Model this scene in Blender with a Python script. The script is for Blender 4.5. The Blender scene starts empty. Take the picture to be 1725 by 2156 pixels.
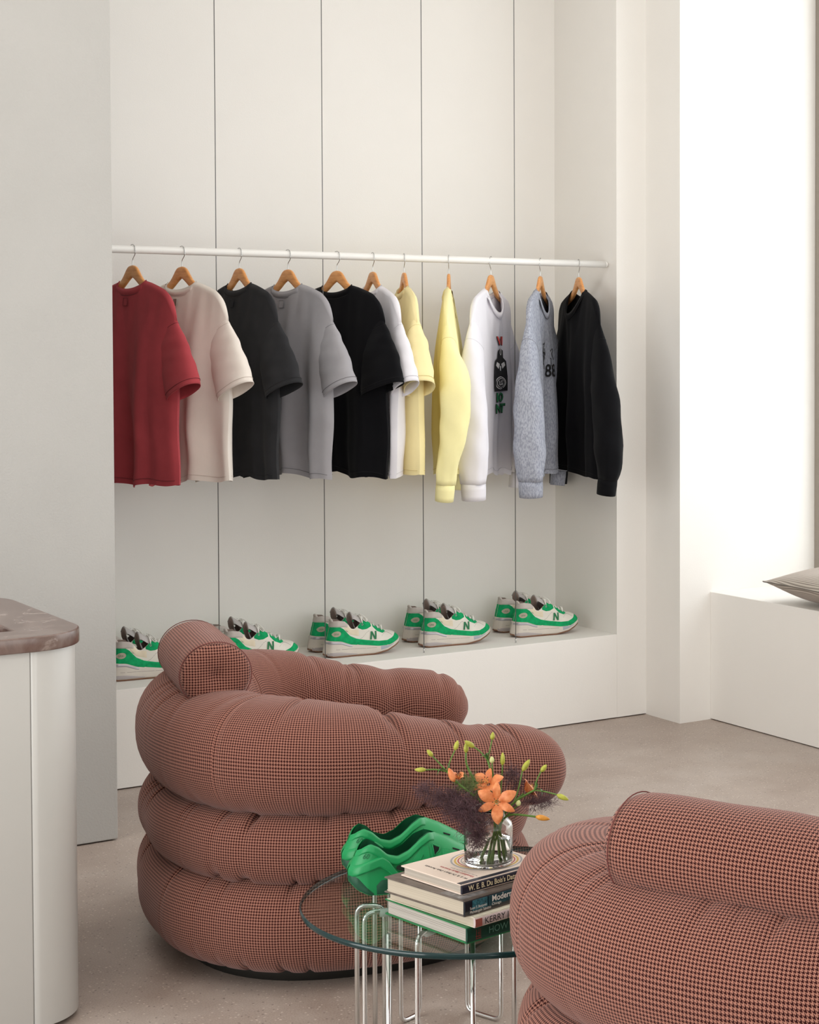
import bpy, bmesh, math, random
import numpy as np
from mathutils import Matrix, Vector
random.seed(7); np.random.seed(7)
PI = math.pi
S = bpy.context.scene
COL = S.collection

# ------------------------------------------------------------------ camera
W_PX, H_PX = 1725.0, 2156.0
F_PX, CX, CY, CAM_H = 3844.0, 1435.0, 853.0, 1.5
yaw, pitch = math.radians(36.0), math.atan(124 / 3844.0)
Fw = Vector((math.sin(yaw) * math.cos(pitch), math.cos(yaw) * math.cos(pitch), -math.sin(pitch)))
Rt = Vector((math.cos(yaw), -math.sin(yaw), 0))
Up = Rt.cross(Fw)
cd = bpy.data.cameras.new('camera'); cam = bpy.data.objects.new('camera', cd); COL.objects.link(cam)
m = Matrix((Rt, Up, -Fw)).transposed().to_4x4(); m.translation = Vector((0, 0, CAM_H)); cam.matrix_world = m
cd.sensor_fit = 'HORIZONTAL'; cd.sensor_width = 36.0; cd.lens = F_PX * 36.0 / W_PX
cd.shift_x = (W_PX / 2 - CX) / W_PX; cd.shift_y = (CY - H_PX / 2) / W_PX
cd.clip_start = 0.05; cd.clip_end = 200
S.camera = cam

# ------------------------------------------------------------------ world, lights, exposure
vs = S.view_settings
vs.view_transform = 'Standard'; vs.look = 'None'; vs.gamma = 1.0; vs.use_curve_mapping = False
vs.exposure = 0.45
wd = bpy.data.worlds.new('overcast_sky'); S.world = wd; S.cycles.diffuse_bounces = 8; wd.use_nodes = True
bg = wd.node_tree.nodes['Background']; bg.inputs[0].default_value = (0.86, 0.93, 1.0, 1); bg.inputs[1].default_value = 0.5

def area(name, loc, rot, sx, sy, power, col):
    l = bpy.data.lights.new(name, 'AREA'); l.shape = 'RECTANGLE'; l.size = sx; l.size_y = sy; l.energy = power; l.color = col
    o = bpy.data.objects.new(name, l); COL.objects.link(o); o.location = loc; o.rotation_euler = rot
    return o
# daylight through the big side window (right) and through the shop front (behind the camera)
area('window_daylight', (5.25, 3.85, 1.95), (0, math.radians(90), 0), 2.7, 3.9, 60, (1.0, 0.99, 0.975))
area('shopfront_daylight', (1.6, -3.25, 1.45), (math.radians(90), 0, 0), 5.6, 2.8, 95, (1.0, 0.99, 0.975))

area('added_left_fill', (-2.9, 3.1, 1.5), (0, math.radians(-90), 0), 2.6, 4.4, 150, (1.0, 0.98, 0.95))  # fill added from the unseen left side for surfaces facing left
for _x, _y in ((0.6, 2.2), (0.6, 4.4), (3.0, 2.2), (3.0, 4.4)): area('added_ceiling_fill', (_x, _y, 3.53), (0, 0, 0), 1.8, 0.35, 5, (1.0, 0.98, 0.95))  # unseen ceiling light added to brighten upper surfaces

# ------------------------------------------------------------------ materials
def srgb(r, g, b):
    def c(v):
        v /= 255.0
        return v / 12.92 if v <= 0.04045 else ((v + 0.055) / 1.055) ** 2.4
    return (c(r), c(g), c(b), 1)
class NT:
    def __init__(s, name):
        s.m = bpy.data.materials.new(name); s.m.use_nodes = True; s.t = s.m.node_tree; s.b = s.t.nodes['Principled BSDF']
        s.out = s.t.nodes['Material Output']
    def n(s, t, **kw):
        x = s.t.nodes.new(t)
        for k, v in kw.items(): setattr(x, k, v)
        return x
    def l(s, a, b): s.t.links.new(a, b)
    def coord(s, which='Object'):
        return s.n('ShaderNodeTexCoord').outputs[which]
    def math(s, op, a, b=None):
        x = s.n('ShaderNodeMath', operation=op)
        for i, v in enumerate((a, b)):
            if v is None: continue
            if isinstance(v, (int, float)): x.inputs[i].default_value = v
            else: s.l(v, x.inputs[i])
        return x.outputs[0]
    def noise(s, vec, scale, detail=4, rough=0.55, dist=0.0):
        x = s.n('ShaderNodeTexNoise'); x.inputs['Scale'].default_value = scale; x.inputs['Detail'].default_value = detail
        x.inputs['Roughness'].default_value = rough; x.inputs['Distortion'].default_value = dist
        if vec is not None: s.l(vec, x.inputs['Vector'])
        return x.outputs['Fac']
    def ramp(s, fac, stops):
        x = s.n('ShaderNodeValToRGB'); e = x.color_ramp.elements
        while len(e) > len(stops): e.remove(e[-1])
        while len(e) < len(stops): e.new(0.5)
        for i, (p, c) in enumerate(stops): e[i].position = p; e[i].color = c
        s.l(fac, x.inputs[0]); return x.outputs[0]
    def mix(s, fac, a, b, bt='MIX'):
        x = s.n('ShaderNodeMix', data_type='RGBA', blend_type=bt)
        for i, v in ((0, fac), (6, a), (7, b)):
            if isinstance(v, (int, float)): x.inputs[i].default_value = v
            elif isinstance(v, tuple): x.inputs[i].default_value = v
            else: s.l(v, x.inputs[i])
        return x.outputs[2]
    def bump(s, h, strength, dist=0.01):
        x = s.n('ShaderNodeBump'); x.inputs['Strength'].default_value = strength; x.inputs['Distance'].default_value = dist
        s.l(h, x.inputs['Height']); s.l(x.outputs[0], s.b.inputs['Normal'])
    def base(s, c):
        if isinstance(c, tuple): s.b.inputs['Base Color'].default_value = c
        else: s.l(c, s.b.inputs['Base Color'])
    def set(s, **kw):
        for k, v in kw.items(): s.b.inputs[k.replace('_', ' ')].default_value = v
MATS = {}
def plain(name, col, rough=0.5, metal=0.0, var=0.0, vscale=30, bump=0.0, bscale=300, spec=0.5, bdist=0.002):
    if name in MATS: return MATS[name]
    t = NT(name); t.set(Roughness=rough, Metallic=metal); t.b.inputs['Specular IOR Level'].default_value = spec
    if var > 0:
        n = t.noise(t.coord(), vscale, 5)
        lo = tuple(max(0, c * (1 - var)) for c in col[:3]) + (1,); hi = tuple(min(1, c * (1 + var)) for c in col[:3]) + (1,)
        t.base(t.ramp(n, [(0.3, lo), (0.7, hi)]))
    else: t.base(col)
    if bump > 0: t.bump(t.noise(t.coord(), bscale, 3), bump, bdist)
    MATS[name] = t.m; return t.m

WALL = plain('warm_white_paint', (0.86, 0.84, 0.805, 1), 0.55, var=0.012, vscale=3, bump=0.12, bscale=220, spec=0.3)
PLASTER = plain('shade_toned_plaster', (0.47, 0.46, 0.44, 1), 0.7, var=0.02, vscale=4, bump=0.5, bscale=150, spec=0.2)  # shade on the left wall is put into this darker base tone
WHITE = plain('white_lacquer', (0.80, 0.78, 0.74, 1), 0.35, var=0.01, vscale=5)
CEIL = plain('ceiling_paint', (0.88, 0.86, 0.83, 1), 0.8)
def m_floor():
    t = NT('polished_concrete'); v = t.coord()
    big = t.noise(v, 1.1, 6, 0.6, 0.4); mid = t.noise(v, 7, 6, 0.65)
    c = t.ramp(big, [(0.28, srgb(146, 126, 114)), (0.5, srgb(170, 154, 143)), (0.74, srgb(192, 182, 175))])
    c = t.mix(0.35, c, t.ramp(mid, [(0.3, srgb(138, 119, 109)), (0.7, srgb(198, 186, 178))]))
    vo = t.n('ShaderNodeTexVoronoi'); vo.inputs['Scale'].default_value = 95; t.l(v, vo.inputs['Vector'])
    sp = t.math('LESS_THAN', vo.outputs['Distance'], 0.26)
    pick = t.n('ShaderNodeSeparateColor'); t.l(vo.outputs['Color'], pick.inputs[0])
    isl = t.math('MULTIPLY', sp, t.math('GREATER_THAN', pick.outputs[0], 0.72))
    isd = t.math('MULTIPLY', sp, t.math('LESS_THAN', pick.outputs[0], 0.16))
    c = t.mix(t.math('MULTIPLY', isl, 0.75), c, srgb(214, 203, 192)); c = t.mix(t.math('MULTIPLY', isd, 0.55), c, srgb(72, 58, 52))
    fine = t.noise(v, 240, 2); c = t.mix(0.16, c, t.ramp(fine, [(0.35, srgb(96, 84, 78)), (0.65, srgb(205, 196, 188))]))
    t.base(c)
    r = t.ramp(mid, [(0.3, (0.30, 0.30, 0.30, 1)), (0.7, (0.46, 0.46, 0.46, 1))]); t.l(r, t.b.inputs['Roughness'])
    t.bump(fine, 0.05, 0.001); t.b.inputs['Specular IOR Level'].default_value = 0.35
    return t.m
FLOOR = m_floor()
def m_hound(name, dark, light, period):
    t = NT(name); sx = t.n('ShaderNodeSeparateXYZ'); t.l(t.coord('UV'), sx.inputs[0])
    u, v = sx.outputs[0], sx.outputs[1]; k = 1.0 / period
    fu = t.math('LESS_THAN', t.math('FRACT', t.math('MULTIPLY', u, k)), 0.5)
    fv = t.math('LESS_THAN', t.math('FRACT', t.math('MULTIPLY', v, k)), 0.5)
    tw = t.math('LESS_THAN', t.math('FRACT', t.math('MULTIPLY', t.math('ADD', u, v), 2 * k)), 0.5)
    pat = t.math('ADD', t.math('MULTIPLY', tw, fu), t.math('MULTIPLY', t.math('SUBTRACT', 1.0, tw), fv))
    n = t.noise(t.coord(), 900, 2)
    c = t.mix(pat, light, dark); c = t.mix(0.25, c, t.ramp(n, [(0.3, (0.03, 0.02, 0.02, 1)), (0.7, (0.75, 0.6, 0.55, 1))]), 'OVERLAY')
    t.base(c); t.set(Roughness=0.95); t.b.inputs['Specular IOR Level'].default_value = 0.1
    t.b.inputs['Sheen Weight'].default_value = 0.2; t.b.inputs['Sheen Roughness'].default_value = 0.5
    t.b.inputs['Sheen Tint'].default_value = (1.0, 0.82, 0.82, 1)
    t.bump(n, 0.25, 0.002)
    return t.m
HOUND = m_hound('burgundy_houndstooth', srgb(46, 9, 9), srgb(168, 120, 105), 0.0066)
HOUNDG = m_hound('grey_houndstooth', srgb(96, 90, 84), srgb(214, 208, 198), 0.006)
def m_cloth(name, col, var=0.05, fleck=None, rough=0.95):
    if name in MATS: return MATS[name]
    t = NT(name); v = t.coord(); n = t.noise(v, 14, 5); f = t.noise(v, 700, 2)
    lo = tuple(c * (1 - var) for c in col[:3]) + (1,); hi = tuple(min(1, c * (1 + var)) for c in col[:3]) + (1,)
    c = t.ramp(n, [(0.3, lo), (0.7, hi)])
    if fleck:
        mp = t.n('ShaderNodeMapping'); mp.inputs['Scale'].default_value = (260, 260, 90); t.l(v, mp.inputs[0])
        c = t.mix(t.ramp(t.noise(mp.outputs[0], 1.0, 3), [(0.42, (0, 0, 0, 1)), (0.62, (0.8, 0.8, 0.8, 1))]), c, fleck)
    t.base(c); t.set(Roughness=rough); t.b.inputs['Specular IOR Level'].default_value = 0.12
    t.b.inputs['Sheen Weight'].default_value = 0.04; t.bump(f, 0.15, 0.001)
    MATS[name] = t.m; return t.m
def m_wood():
    t = NT('beech_wood'); mp = t.n('ShaderNodeMapping'); mp.inputs['Scale'].default_value = (14, 90, 60); t.l(t.coord(), mp.inputs[0])
    n = t.noise(mp.outputs[0], 1.0, 5, 0.6, 0.6)
    t.base(t.ramp(n, [(0.25, srgb(196, 128, 70)), (0.55, srgb(222, 158, 96)), (0.8, srgb(232, 176, 116))])); t.set(Roughness=0.38)
    return t.m
WOOD = m_wood()
CHROME = plain('chrome', (0.78, 0.78, 0.78, 1), 0.10, 1.0)
STEEL = plain('steel_wire', (0.55, 0.55, 0.55, 1), 0.25, 1.0)
CABLE = plain('steel_cable', (0.20, 0.20, 0.20, 1), 0.45, 0.7)
def m_marble():
    t = NT('brown_marble'); v = t.coord(); w = t.noise(v, 3.2, 8, 0.62, 1.8); w2 = t.noise(v, 11, 6, 0.6, 1.2)
    c = t.ramp(w, [(0.25, srgb(68, 50, 46)), (0.45, srgb(102, 80, 73)), (0.6, srgb(124, 106, 99)), (0.8, srgb(84, 72, 70))])
    c = t.mix(t.ramp(w2, [(0.60, (0, 0, 0, 1)), (0.66, (0.5, 0.5, 0.5, 1)), (0.72, (0, 0, 0, 1))]), c, srgb(186, 172, 164))
    t.base(c); t.set(Roughness=0.22); return t.m
MARBLE = m_marble()
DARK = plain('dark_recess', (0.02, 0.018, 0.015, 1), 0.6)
def m_pane(name, tint, rough=0.0):
    m_ = bpy.data.materials.new(name); m_.use_nodes = True; t = m_.node_tree; t.nodes.clear()
    o = t.nodes.new('ShaderNodeOutputMaterial'); mx = t.nodes.new('ShaderNodeMixShader'); tr = t.nodes.new('ShaderNodeBsdfTransparent')
    gl = t.nodes.new('ShaderNodeBsdfGlossy'); fr = t.nodes.new('ShaderNodeFresnel'); ge = t.nodes.new('ShaderNodeNewGeometry'); mr = t.nodes.new('ShaderNodeMapRange'); mr.inputs[3].default_value = 1.5; mr.inputs[4].default_value = 1 / 1.5
    t.links.new(ge.outputs['Backfacing'], mr.inputs[0]); t.links.new(mr.outputs[0], fr.inputs[0])
    tr.inputs[0].default_value = tint; gl.inputs['Roughness'].default_value = rough
    t.links.new(fr.outputs[0], mx.inputs[0]); t.links.new(tr.outputs[0], mx.inputs[1]); t.links.new(gl.outputs[0], mx.inputs[2]); t.links.new(mx.outputs[0], o.inputs[0])
    return m_
PANE = m_pane('window_glass', (0.97, 0.98, 0.98, 1))
TOPGLASS = m_pane('table_glass', (0.90, 0.945, 0.93, 1))
def m_glass(name, col, ior, rough=0.0):
    t = NT(name); t.base(col); t.set(Roughness=rough, IOR=ior); t.b.inputs['Transmission Weight'].default_value = 1.0; return t.m
VGLASS = m_glass('clear_vase_glass', (1, 1, 1, 1), 1.45); WATER = m_glass('clear_water', (0.97, 0.99, 0.99, 1), 1.33)
EDGE = plain('teal_glass_edge', srgb(6, 44, 46), 0.12, spec=0.5)
RUBBER = plain('translucent_rubber', srgb(196, 200, 196), 0.5)

# ------------------------------------------------------------------ mesh helpers
def link(name, me, mat, parent=None, smooth=True):
    if mat is not None and not me.materials: me.materials.append(mat)
    if smooth:
        me.polygons.foreach_set('use_smooth', [True] * len(me.polygons))
    o = bpy.data.objects.new(name, me); COL.objects.link(o)
    if parent is not None: o.parent = parent
    return o
def mesh(name, verts, faces, mat, parent=None, smooth=True, uvs=None, recalc=True):
    me = bpy.data.meshes.new(name); me.from_pydata([tuple(map(float, v)) for v in verts], [], faces); me.update()
    if recalc and uvs is None:
        bm = bmesh.new(); bm.from_mesh(me); bmesh.ops.recalc_face_normals(bm, faces=bm.faces); bm.to_mesh(me); bm.free()
    if uvs is not None:
        ul = me.uv_layers.new(name='UVMap'); ul.data.foreach_set('uv', [c for f in uvs for p in f for c in p])
    return link(name, me, mat, parent, smooth)
def grid_faces(n, k, close_n=False, close_k=False):
    f = []
    for i in range(n if close_n else n - 1):
        for j in range(k if close_k else k - 1):
            a = i * k + j; b = i * k + (j + 1) % k; c = ((i + 1) % n) * k + (j + 1) % k; d = ((i + 1) % n) * k + j
            f.append((a, b, c, d))
    return f
def thing(name, label, cat, loc=(0, 0, 0), rz=0.0, group=None):
    o = bpy.data.objects.new(name, None); COL.objects.link(o); o.empty_display_size = 0.1
    o.location = loc; o.rotation_euler = (0, 0, rz); tag(o, label, cat, group); return o
def tag(o, label, cat, group=None):
    o['label'] = label; o['category'] = cat
    if group: o['group'] = group
    return o
def struct(o): o['kind'] = 'structure'; return o
def dup(root, loc, rz, label):
    r = root.copy(); COL.objects.link(r); r.location = loc; r.rotation_euler = (0, 0, rz); r['label'] = label
    for ch in list(root.children):
        c = ch.copy(); COL.objects.link(c); c.parent = r
        for g in list(ch.children):
            d = g.copy(); COL.objects.link(d); d.parent = c
    return r
def box(name, x0, x1, y0, y1, z0, z1, mat, parent=None, bevel=0.0, seg=2):
    bm = bmesh.new(); bmesh.ops.create_cube(bm, size=1.0)
    for v in bm.verts: v.co = Vector(((x0 + x1) / 2 + v.co.x * (x1 - x0), (y0 + y1) / 2 + v.co.y * (y1 - y0), (z0 + z1) / 2 + v.co.z * (z1 - z0)))
    if bevel > 0: bmesh.ops.bevel(bm, geom=bm.edges[:], offset=bevel, segments=seg, affect='EDGES', profile=0.5)
    me = bpy.data.meshes.new(name); bm.to_mesh(me); bm.free()
    return link(name, me, mat, parent, False)
def prism(name, outline, z0, z1, mat, parent=None, hole=None, bevel=0.0):
    bm = bmesh.new()
    def loop(pts, z):
        vs_ = [bm.verts.new((p[0], p[1], z)) for p in pts]
        return vs_, [bm.edges.new((vs_[i], vs_[(i + 1) % len(vs_)])) for i in range(len(vs_))]
    loops = [outline] + ([hole] if hole else [])
    for z in (z0, z1):
        es = []; vv = []
        for l_ in loops:
            v_, e_ = loop(l_, z); es += e_; vv.append(v_)
        if z == z0: lo = vv
        else: hi = vv
        bmesh.ops.triangle_fill(bm, use_beauty=True, edges=es)
    for a, b in zip(lo, hi):
        n = len(a)
        for i in range(n): bm.faces.new((a[i], a[(i + 1) % n], b[(i + 1) % n], b[i]))
    bmesh.ops.recalc_face_normals(bm, faces=bm.faces)
    if bevel > 0:
        es = [e for e in bm.edges if len(e.link_faces) == 2 and e.calc_face_angle(0) > 1.2 and abs(e.verts[0].co.z - e.verts[1].co.z) < 1e-6]
        bmesh.ops.bevel(bm, geom=es, offset=bevel, segments=3, affect='EDGES', profile=0.5)
    me = bpy.data.meshes.new(name); bm.to_mesh(me); bm.free()
    o = link(name, me, mat, parent, False)
    try:
        o.data.polygons.foreach_set('use_smooth', [abs(p.normal.z) < 0.99 for p in o.data.polygons])
    except Exception: pass
    return o
def resample(pts, n):
    p = np.array(pts, float); d = np.r_[0, np.cumsum(np.linalg.norm(np.diff(p, axis=0), axis=1))]
    t = np.linspace(0, d[-1], n); return np.c_[[np.interp(t, d, p[:, i]) for i in range(3)]].T
def smooth_path(pts, n=40, it=2):
    p = [np.array(q, float) for q in pts]
    for _ in range(it + 1):
        q = [p[0]]
        for a, b in zip(p[:-1], p[1:]): q += [a * 0.75 + b * 0.25, a * 0.25 + b * 0.75]
        q.append(p[-1]); p = q
    return resample(p, n)
def tube_geo(path, r, seg=8, cap=True, ry=None):
    p = np.array(path, float); n = len(p); T = np.gradient(p, axis=0); T /= np.linalg.norm(T, axis=1)[:, None] + 1e-12
    up = np.array([0, 0, 1.0]) if abs(T[0][2]) < 0.9 else np.array([1.0, 0, 0])
    N = np.cross(T[0], up); N /= np.linalg.norm(N); r = np.broadcast_to(np.asarray(r, float), (n,)); vs_ = []
    for i in range(n):
        N = N - T[i] * (N @ T[i]); N /= np.linalg.norm(N) + 1e-12; B = np.cross(T[i], N)
        for k in range(seg):
            a = 2 * PI * k / seg; vs_.append(p[i] + r[i] * (math.cos(a) * N + math.sin(a) * B))
    f = grid_faces(n, seg, False, True)
    if cap: f += [tuple(range(seg))[::-1], tuple((n - 1) * seg + k for k in range(seg))]
    return vs_, f
def tube(name, path, r, mat, parent=None, seg=8): 
    v, f = tube_geo(path, r, seg); return mesh(name, v, f, mat, parent)
class Geo:
    def __init__(s): s.v = []; s.f = []
    def add(s, vf):
        o = len(s.v); s.v += list(vf[0]); s.f += [tuple(i + o for i in f) for f in vf[1]]
    def build(s, name, mat, parent=None, smooth=True): return mesh(name, s.v, s.f, mat, parent, smooth, recalc=False)
def lathe(name, prof, mat, parent=None, seg=48):
    v = []; n = len(prof)
    for r, z in prof:
        for k in range(seg): a = 2 * PI * k / seg; v.append((r * math.cos(a), r * math.sin(a), z))
    return mesh(name, v, grid_faces(n, seg, False, True), mat, parent)
_txt = {}
def text_geo(s, size, bold=0.0, cuts=0):
    key = (s, size, bold, cuts)
    if key in _txt: return _txt[key]
    cu = bpy.data.curves.new('t', 'FONT'); cu.body = s; cu.size = size; cu.offset = bold; cu.resolution_u = 3
    ob = bpy.data.objects.new('t', cu); COL.objects.link(ob); bpy.context.view_layer.update()
    me = bpy.data.meshes.new_from_object(ob.evaluated_get(bpy.context.evaluated_depsgraph_get()))
    bm = bmesh.new(); bm.from_mesh(me); bmesh.ops.triangulate(bm, faces=bm.faces)
    if cuts: bmesh.ops.subdivide_edges(bm, edges=bm.edges[:], cuts=cuts)
    bm.verts.index_update()
    v = [tuple(x.co) for x in bm.verts]; f = [tuple(x.index for x in p.verts) for p in bm.faces]; bm.free()
    bpy.data.objects.remove(ob); bpy.data.curves.remove(cu); bpy.data.meshes.remove(me)
    _txt[key] = (v, f); return v, f
def text(name, s, size, fn, mat, parent=None, bold=0.0):
    v, f = text_geo(s, size, bold); return mesh(name, [fn(a[0], a[1]) for a in v], f, mat, parent, False, recalc=False)
def curve(pts, sm=0.03):
    x = np.array([p[0] for p in pts]); y = np.array([p[1] for p in pts]); xs = np.linspace(x[0], x[-1], 400); ys = np.interp(xs, x, y)
    w = max(1, int(400 * sm)); k = np.ones(2 * w + 1) / (2 * w + 1)
    yp = np.r_[2 * ys[0] - ys[w:0:-1], ys, 2 * ys[-1] - ys[-2:-w - 2:-1]]; ys = np.convolve(yp, k, 'valid')
    return lambda q: np.interp(q, xs, ys)
def poly_geo(pts, cuts=2):
    bm = bmesh.new(); f = bm.faces.new([bm.verts.new((p[0], p[1], 0)) for p in pts]); bmesh.ops.triangulate(bm, faces=[f])
    if cuts: bmesh.ops.subdivide_edges(bm, edges=bm.edges[:], cuts=cuts, use_grid_fill=True)
    bm.verts.index_update(); v = [tuple(x.co) for x in bm.verts]; fs = [tuple(x.index for x in p.verts) for p in bm.faces]; bm.free(); return v, fs

# ------------------------------------------------------------------ the room
YB, YF, LEDGE = 6.54, 6.075, 0.34
ZC = 3.6
struct(box('floor', -2.6, 5.3, -3.4, 6.9, -0.1, 0.0, FLOOR))
struct(box('ceiling', -2.6, 5.3, -3.4, 6.9, ZC, ZC + 0.1, CEIL))
struct(box('wall_back', -2.6, 4.093, YB, 6.9, 0, ZC, WALL))
struct(box('wall_niche_base', -2.6, 4.093, YF, YB, 0.004, LEDGE, WALL, bevel=0.0015))
struct(box('wall_niche_side', 4.093, 4.236, YF, 6.9, 0.004, ZC, WALL))
struct(box('wall_window_return', 4.236, 5.3, 5.84, 6.9, 0, ZC, WALL))
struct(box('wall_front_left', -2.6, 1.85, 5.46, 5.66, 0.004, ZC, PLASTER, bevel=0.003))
for _a in ((-3.4, 0.9, 0, ZC), (5.3, 6.9, 0, ZC), (0.9, 5.3, 0, 0.15), (0.9, 5.3, 2.8, ZC)): struct(box('wall_left', -2.7, -2.6, *_a, WALL))
def added_left_window():  # unseen glazing added to go with the left fill light
    w = bpy.data.objects.new('added_window', None); COL.objects.link(w); struct(w); fm = plain('bronze_window_frame', srgb(150, 142, 132), 0.4, 0.3)
    for y in (0.9, 3.075, 5.25): box('mullion', -2.68, -2.62, y, y + 0.05, 0.15, 2.8, fm, w)
    for y in (0.95, 3.125): box('pane', -2.653, -2.647, y, y + 2.125, 0.15, 2.8, PANE, w)
added_left_window()
struct(box('window_bench', 4.387, 5.0, 1.2, 5.84, 0.003, 0.515, WALL, bevel=0.002))
# right wall around the window (opening Y 1.9..5.84, z 0.515..3.3)
struct(box('wall_right', 5.0, 5.3, -3.4, 1.9, 0, ZC, WALL))
struct(box('wall_right', 5.0, 5.3, 1.9, 5.84, 0, 0.515, WALL))
struct(box('wall_right', 5.0, 5.3, 1.9, 5.84, 3.3, ZC, WALL))
FRAME = plain('bronze_window_frame', srgb(150, 142, 132), 0.4, 0.3)
def window_right():
    w = bpy.data.objects.new('window_1', None); COL.objects.link(w); struct(w)
    x0, x1 = 4.93, 4.985
    for n_, a in (('window_frame', (x0, x1, 5.785, 5.84, 0.515, 3.3)), ('window_frame', (x0, x1, 1.9, 1.955, 0.515, 3.3)), ('window_frame', (x0, x1, 1.955, 5.785, 3.245, 3.3)),
                  ('window_frame', (x0, x1, 1.955, 5.785, 0.515, 0.56)), ('mullion', (x0, x1, 3.84, 3.9, 0.56, 3.245))):
        box(n_, *a, FRAME, w, 0.004)
    box('pane', 4.955, 4.961, 1.955, 3.84, 0.56, 3.245, PANE, w); box('pane', 4.955, 4.961, 3.9, 5.785, 0.56, 3.245, PANE, w)
window_right()
# rear wall with the shop front
struct(box('wall_rear', -2.6, 5.3, -3.1, -3.0, 0, 0.05, WALL)); struct(box('wall_rear', -2.6, 5.3, -3.1, -3.0, 2.95, ZC, WALL))
struct(box('wall_rear', -2.6, -1.2, -3.1, -3.0, 0.05, 2.95, WALL)); struct(box('wall_rear', 4.4, 5.3, -3.1, -3.0, 0.05, 2.95, WALL))
def window_rear():
    w = bpy.data.objects.new('window_2', None); COL.objects.link(w); struct(w)
    for x in (-1.2, 0.65, 2.5, 4.35): box('mullion', x, x + 0.05, -3.08, -3.02, 0.05, 2.95, FRAME, w)
    for x in (-1.15, 0.70, 2.55): box('pane', x, x + 1.8, -3.053, -3.047, 0.05, 2.95, PANE, w)
window_rear()

LAMPM = NT('added_panel_glow'); LAMPM.base((0.9, 0.9, 0.88, 1)); LAMPM.b.inputs['Emission Color'].default_value = (1, 0.96, 0.9, 1); LAMPM.b.inputs['Emission Strength'].default_value = 1.0  # glowing face of the added ceiling panels
for _n, (_x, _y) in zip(('nearest the left rear', 'nearest the counter', 'nearest the right rear', 'nearest the clothes niche'), ((0.6, 2.2), (0.6, 4.4), (3.0, 2.2), (3.0, 4.4))):
    _l = thing('added_ceiling_panel', 'flat white panel lamp added at the unseen ceiling for fill light, ' + _n, 'lamp', (_x, _y, 3.55), 0, 'added ceiling fill panels')
    box('housing', -0.92, 0.92, -0.2, 0.2, 0, 0.05, WHITE, _l, 0.004); box('diffuser', -0.9, 0.9, -0.175, 0.175, -0.008, 0, LAMPM.m, _l)  # out-of-view panel bodies added around the ceiling fill lights

# hanging rail and its steel cables
RAIL_Y, RAIL_Z = 6.135, 1.829
rail = thing('clothes_rail', 'long white metal clothes rail hung across the wall niche', 'clothes rail', (2.9, RAIL_Y, RAIL_Z))
RAILM = plain('white_powder_coat', (0.84, 0.83, 0.80, 1), 0.3)
tube('rail_tube', [(x, 0, 0) for x in np.linspace(-2.3, 1.176, 8)], 0.0135, RAILM, rail, 24)
tube('end_cap', [(1.176, 0, 0), (1.181, 0, 0), (1.188, 0, 0)], [0.0135, 0.013, 0.009], RAILM, rail, 24)
for i, (x, lb) in enumerate(((2.445, 'thin vertical steel cable, leftmost of the four, between red and ivory tees'), (2.849, 'thin vertical steel cable, second from the left, in front of the third sneaker pair'),
                             (3.253, 'thin vertical steel cable, third from the left, beside the yellow tee'), (3.656, 'thin vertical steel cable, rightmost, beside the printed white sweatshirt'))):
    c = thing('steel_cable', lb, 'cable', (x, RAIL_Y, LEDGE), 0, 'vertical cables holding the clothes rail')
    tube('wire', [(0, 0, 0.012), (0, 0, ZC - LEDGE)], 0.0016, CABLE, c, 6)
    tube('ferrule', [(0, 0, 0.001), (0, 0, 0.016)], 0.0028, STEEL, c, 8)

# ------------------------------------------------------------------ sales counter
def rrect(x0, x1, y0, y1, r, n=14):
    p = []
    for cx_, cy_, a0 in ((x1 - r, y0 + r, -PI / 2), (x1 - r, y1 - r, 0), (x0 + r, y1 - r, PI / 2), (x0 + r, y0 + r, PI)):
        for k in range(n + 1): a = a0 + PI / 2 * k / n; p.append((cx_ + r * math.cos(a), cy_ + r * math.sin(a)))
    return p
counter = thing('sales_counter', 'white sales counter with rounded corner at the left edge', 'counter', (1.0, 4.35, 0))
ct = [(x - 1.0, y - 4.35) for x, y in rrect(0.0, 1.302, 4.01, 4.74, 0.11)]
def sub_outline(pts, x_lo, x_hi): return [(min(max(x, x_lo), x_hi), y) for x, y in pts]
COUNTERM = plain('counter_white', (0.54, 0.53, 0.505, 1), 0.35, var=0.01, vscale=4)
def panel_pts(x_a, x_b):
    return [(x - 1.0, y - 4.35) for x, y in rrect(x_a, x_b, 4.01, 4.74, 0.004, 2)]
prism('corner_panel', [(x - 1.0, y - 4.35) for x, y in [(1.172, 4.74), (1.172, 4.01)] + [p for p in rrect(0.0, 1.302, 4.01, 4.74, 0.13) if p[0] > 1.173]], 0.012, 0.838, COUNTERM, counter, bevel=0.0015)
prism('front_panel', panel_pts(0.0, 1.1710), 0.012, 0.838, COUNTERM, counter, bevel=0.0010)
prism('plinth', [(x - 1.0, y - 4.35) for x, y in rrect(0.05, 1.25, 4.06, 4.69, 0.1)], 0, 0.012, DARK, counter)
top = thing('marble_countertop', 'brown veined marble slab on the white sales counter', 'countertop', (1.0, 4.35, 0.838))
prism('slab', [(x - 1.0, y - 4.35) for x, y in rrect(-0.01, 1.311, 4.001, 4.749, 0.135)], 0, 0.034, MARBLE, top,
      hole=[(-0.55, -0.235), (-0.55, -0.05), (0.165, -0.05), (0.165, -0.235)][::-1], bevel=0.004)
box('recess_floor', -0.55, 0.165, -0.235, -0.05, 0.0005, 0.004, DARK, top)

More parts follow.
